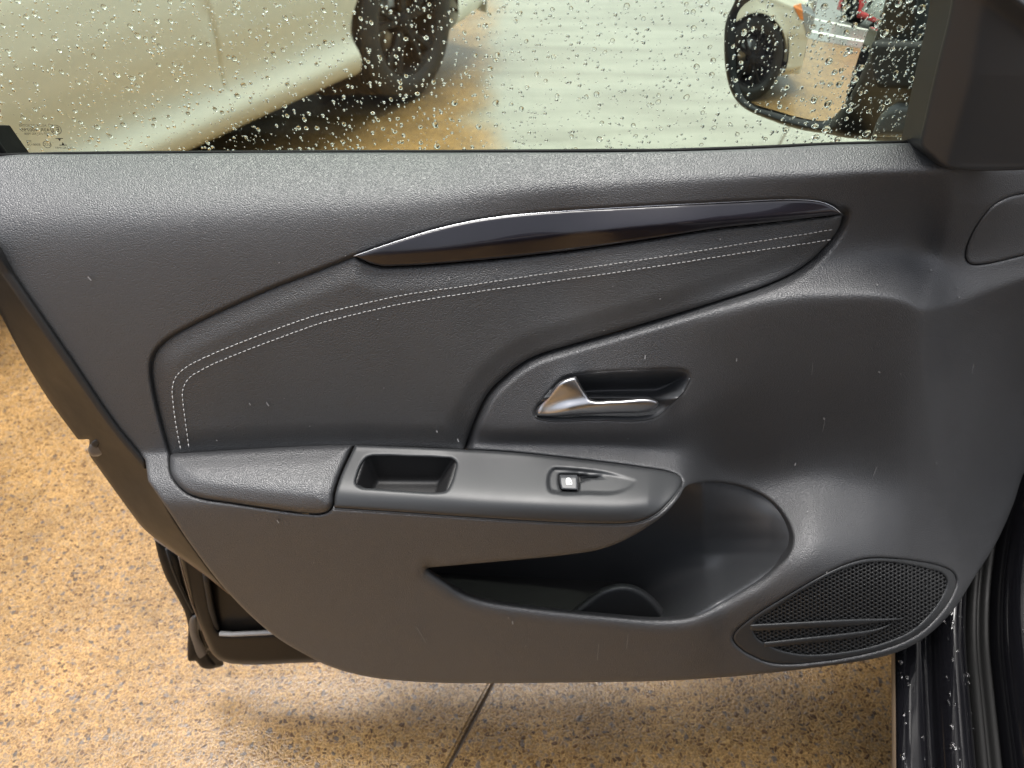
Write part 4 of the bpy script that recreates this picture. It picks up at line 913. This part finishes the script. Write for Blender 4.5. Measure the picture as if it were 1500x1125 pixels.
def repaint(o, a, b):
    for ch in children(o):
        if ch.type == 'MESH' and ch.data.materials and ch.data.materials[0] is a:
            ch.material_slots[0].link = 'OBJECT'; ch.material_slots[0].material = b
def put_car(t, contact, phi, side_y):
    f = np.array([math.sin(phi), math.cos(phi)]); r = np.array([f[1], -f[0]])
    p = np.asarray(contact)[:2] - r * side_y; t.location = (p[0], p[1], 0); t.rotation_euler = (0, 0, math.pi/2 - phi)
_ro = at_z(330, 80, 0) - np.array([0, 0, CAM_H]); _sn = np.array([back_f[1], -back_f[0], 0]); _pp = np.array([*NEAR, 0]) + _sn * .87
_t = ((_pp - np.array([0, 0, CAM_H])) @ _sn) / (_ro @ _sn); _h = np.array([0, 0, CAM_H]) + _ro * _t; SEAM = float(-(_h[:2] - NEAR) @ back_f)
print('seam', SEAM, _h)
near_car = make_car('parked_car', 'cream white car parked alongside, seen through the wet window, with black alloy wheels', 'parked cars', M['cream'], (SEAM, SEAM + 1.05))
near_car.location = (*NEAR, 0); near_car.rotation_euler = (0, 0, -math.pi/2 - PH2)
red_car = copy_tree(near_car); red_car['label'] = 'red car far off, reflected at the top right of the wing mirror'; repaint(red_car, M['cream'], M['red'])
def mirror_hit(px, py, z):
    p = on_mirror(np.array([px]), np.array([py]))[0]; d = p - np.array([0, 0, CAM_H]); d /= np.linalg.norm(d)
    nn = p - (MC - MN * MR); nn /= np.linalg.norm(nn); r = d - 2 * (d @ nn) * nn; t = (z - p[2]) / r[2]; return p + r * t
rc = mirror_hit(1262, 36, 0.0)
print('mirror', MN, rc, mirror_hit(1180, 60, 0), mirror_hit(1180, 20, 0))
put_car(red_car, rc, R(-60), 0)
# grey road beyond the paving, seen only in the mirror
g1 = mirror_hit(1200, 62, 0)
d = np.array([g1[0], g1[1]]); dn = d / np.linalg.norm(d); tn = np.array([-dn[1], dn[0]])
c = [d + dn*0 + tn*60, d + dn*0 - tn*60, d + dn*60 - tn*60, d + dn*60 + tn*60]
road = structure('road', [(*p, .004) for p in c], [[0, 1, 2, 3]], M['asphalt'])
for k in (.6, 2.2):
    c = [d + dn*k + tn*40, d + dn*k - tn*40, d + dn*(k+.18) - tn*40, d + dn*(k+.18) + tn*40]
    structure('road_marking', [(*p, .008) for p in c], [[0, 1, 2, 3]], M['line'], road)
def flatten(o):
    for ch in children(o):
        flatten(ch)
        if o is not door: ch.parent = door
for ch in children(door): flatten(ch)
bpy.context.view_layer.update()
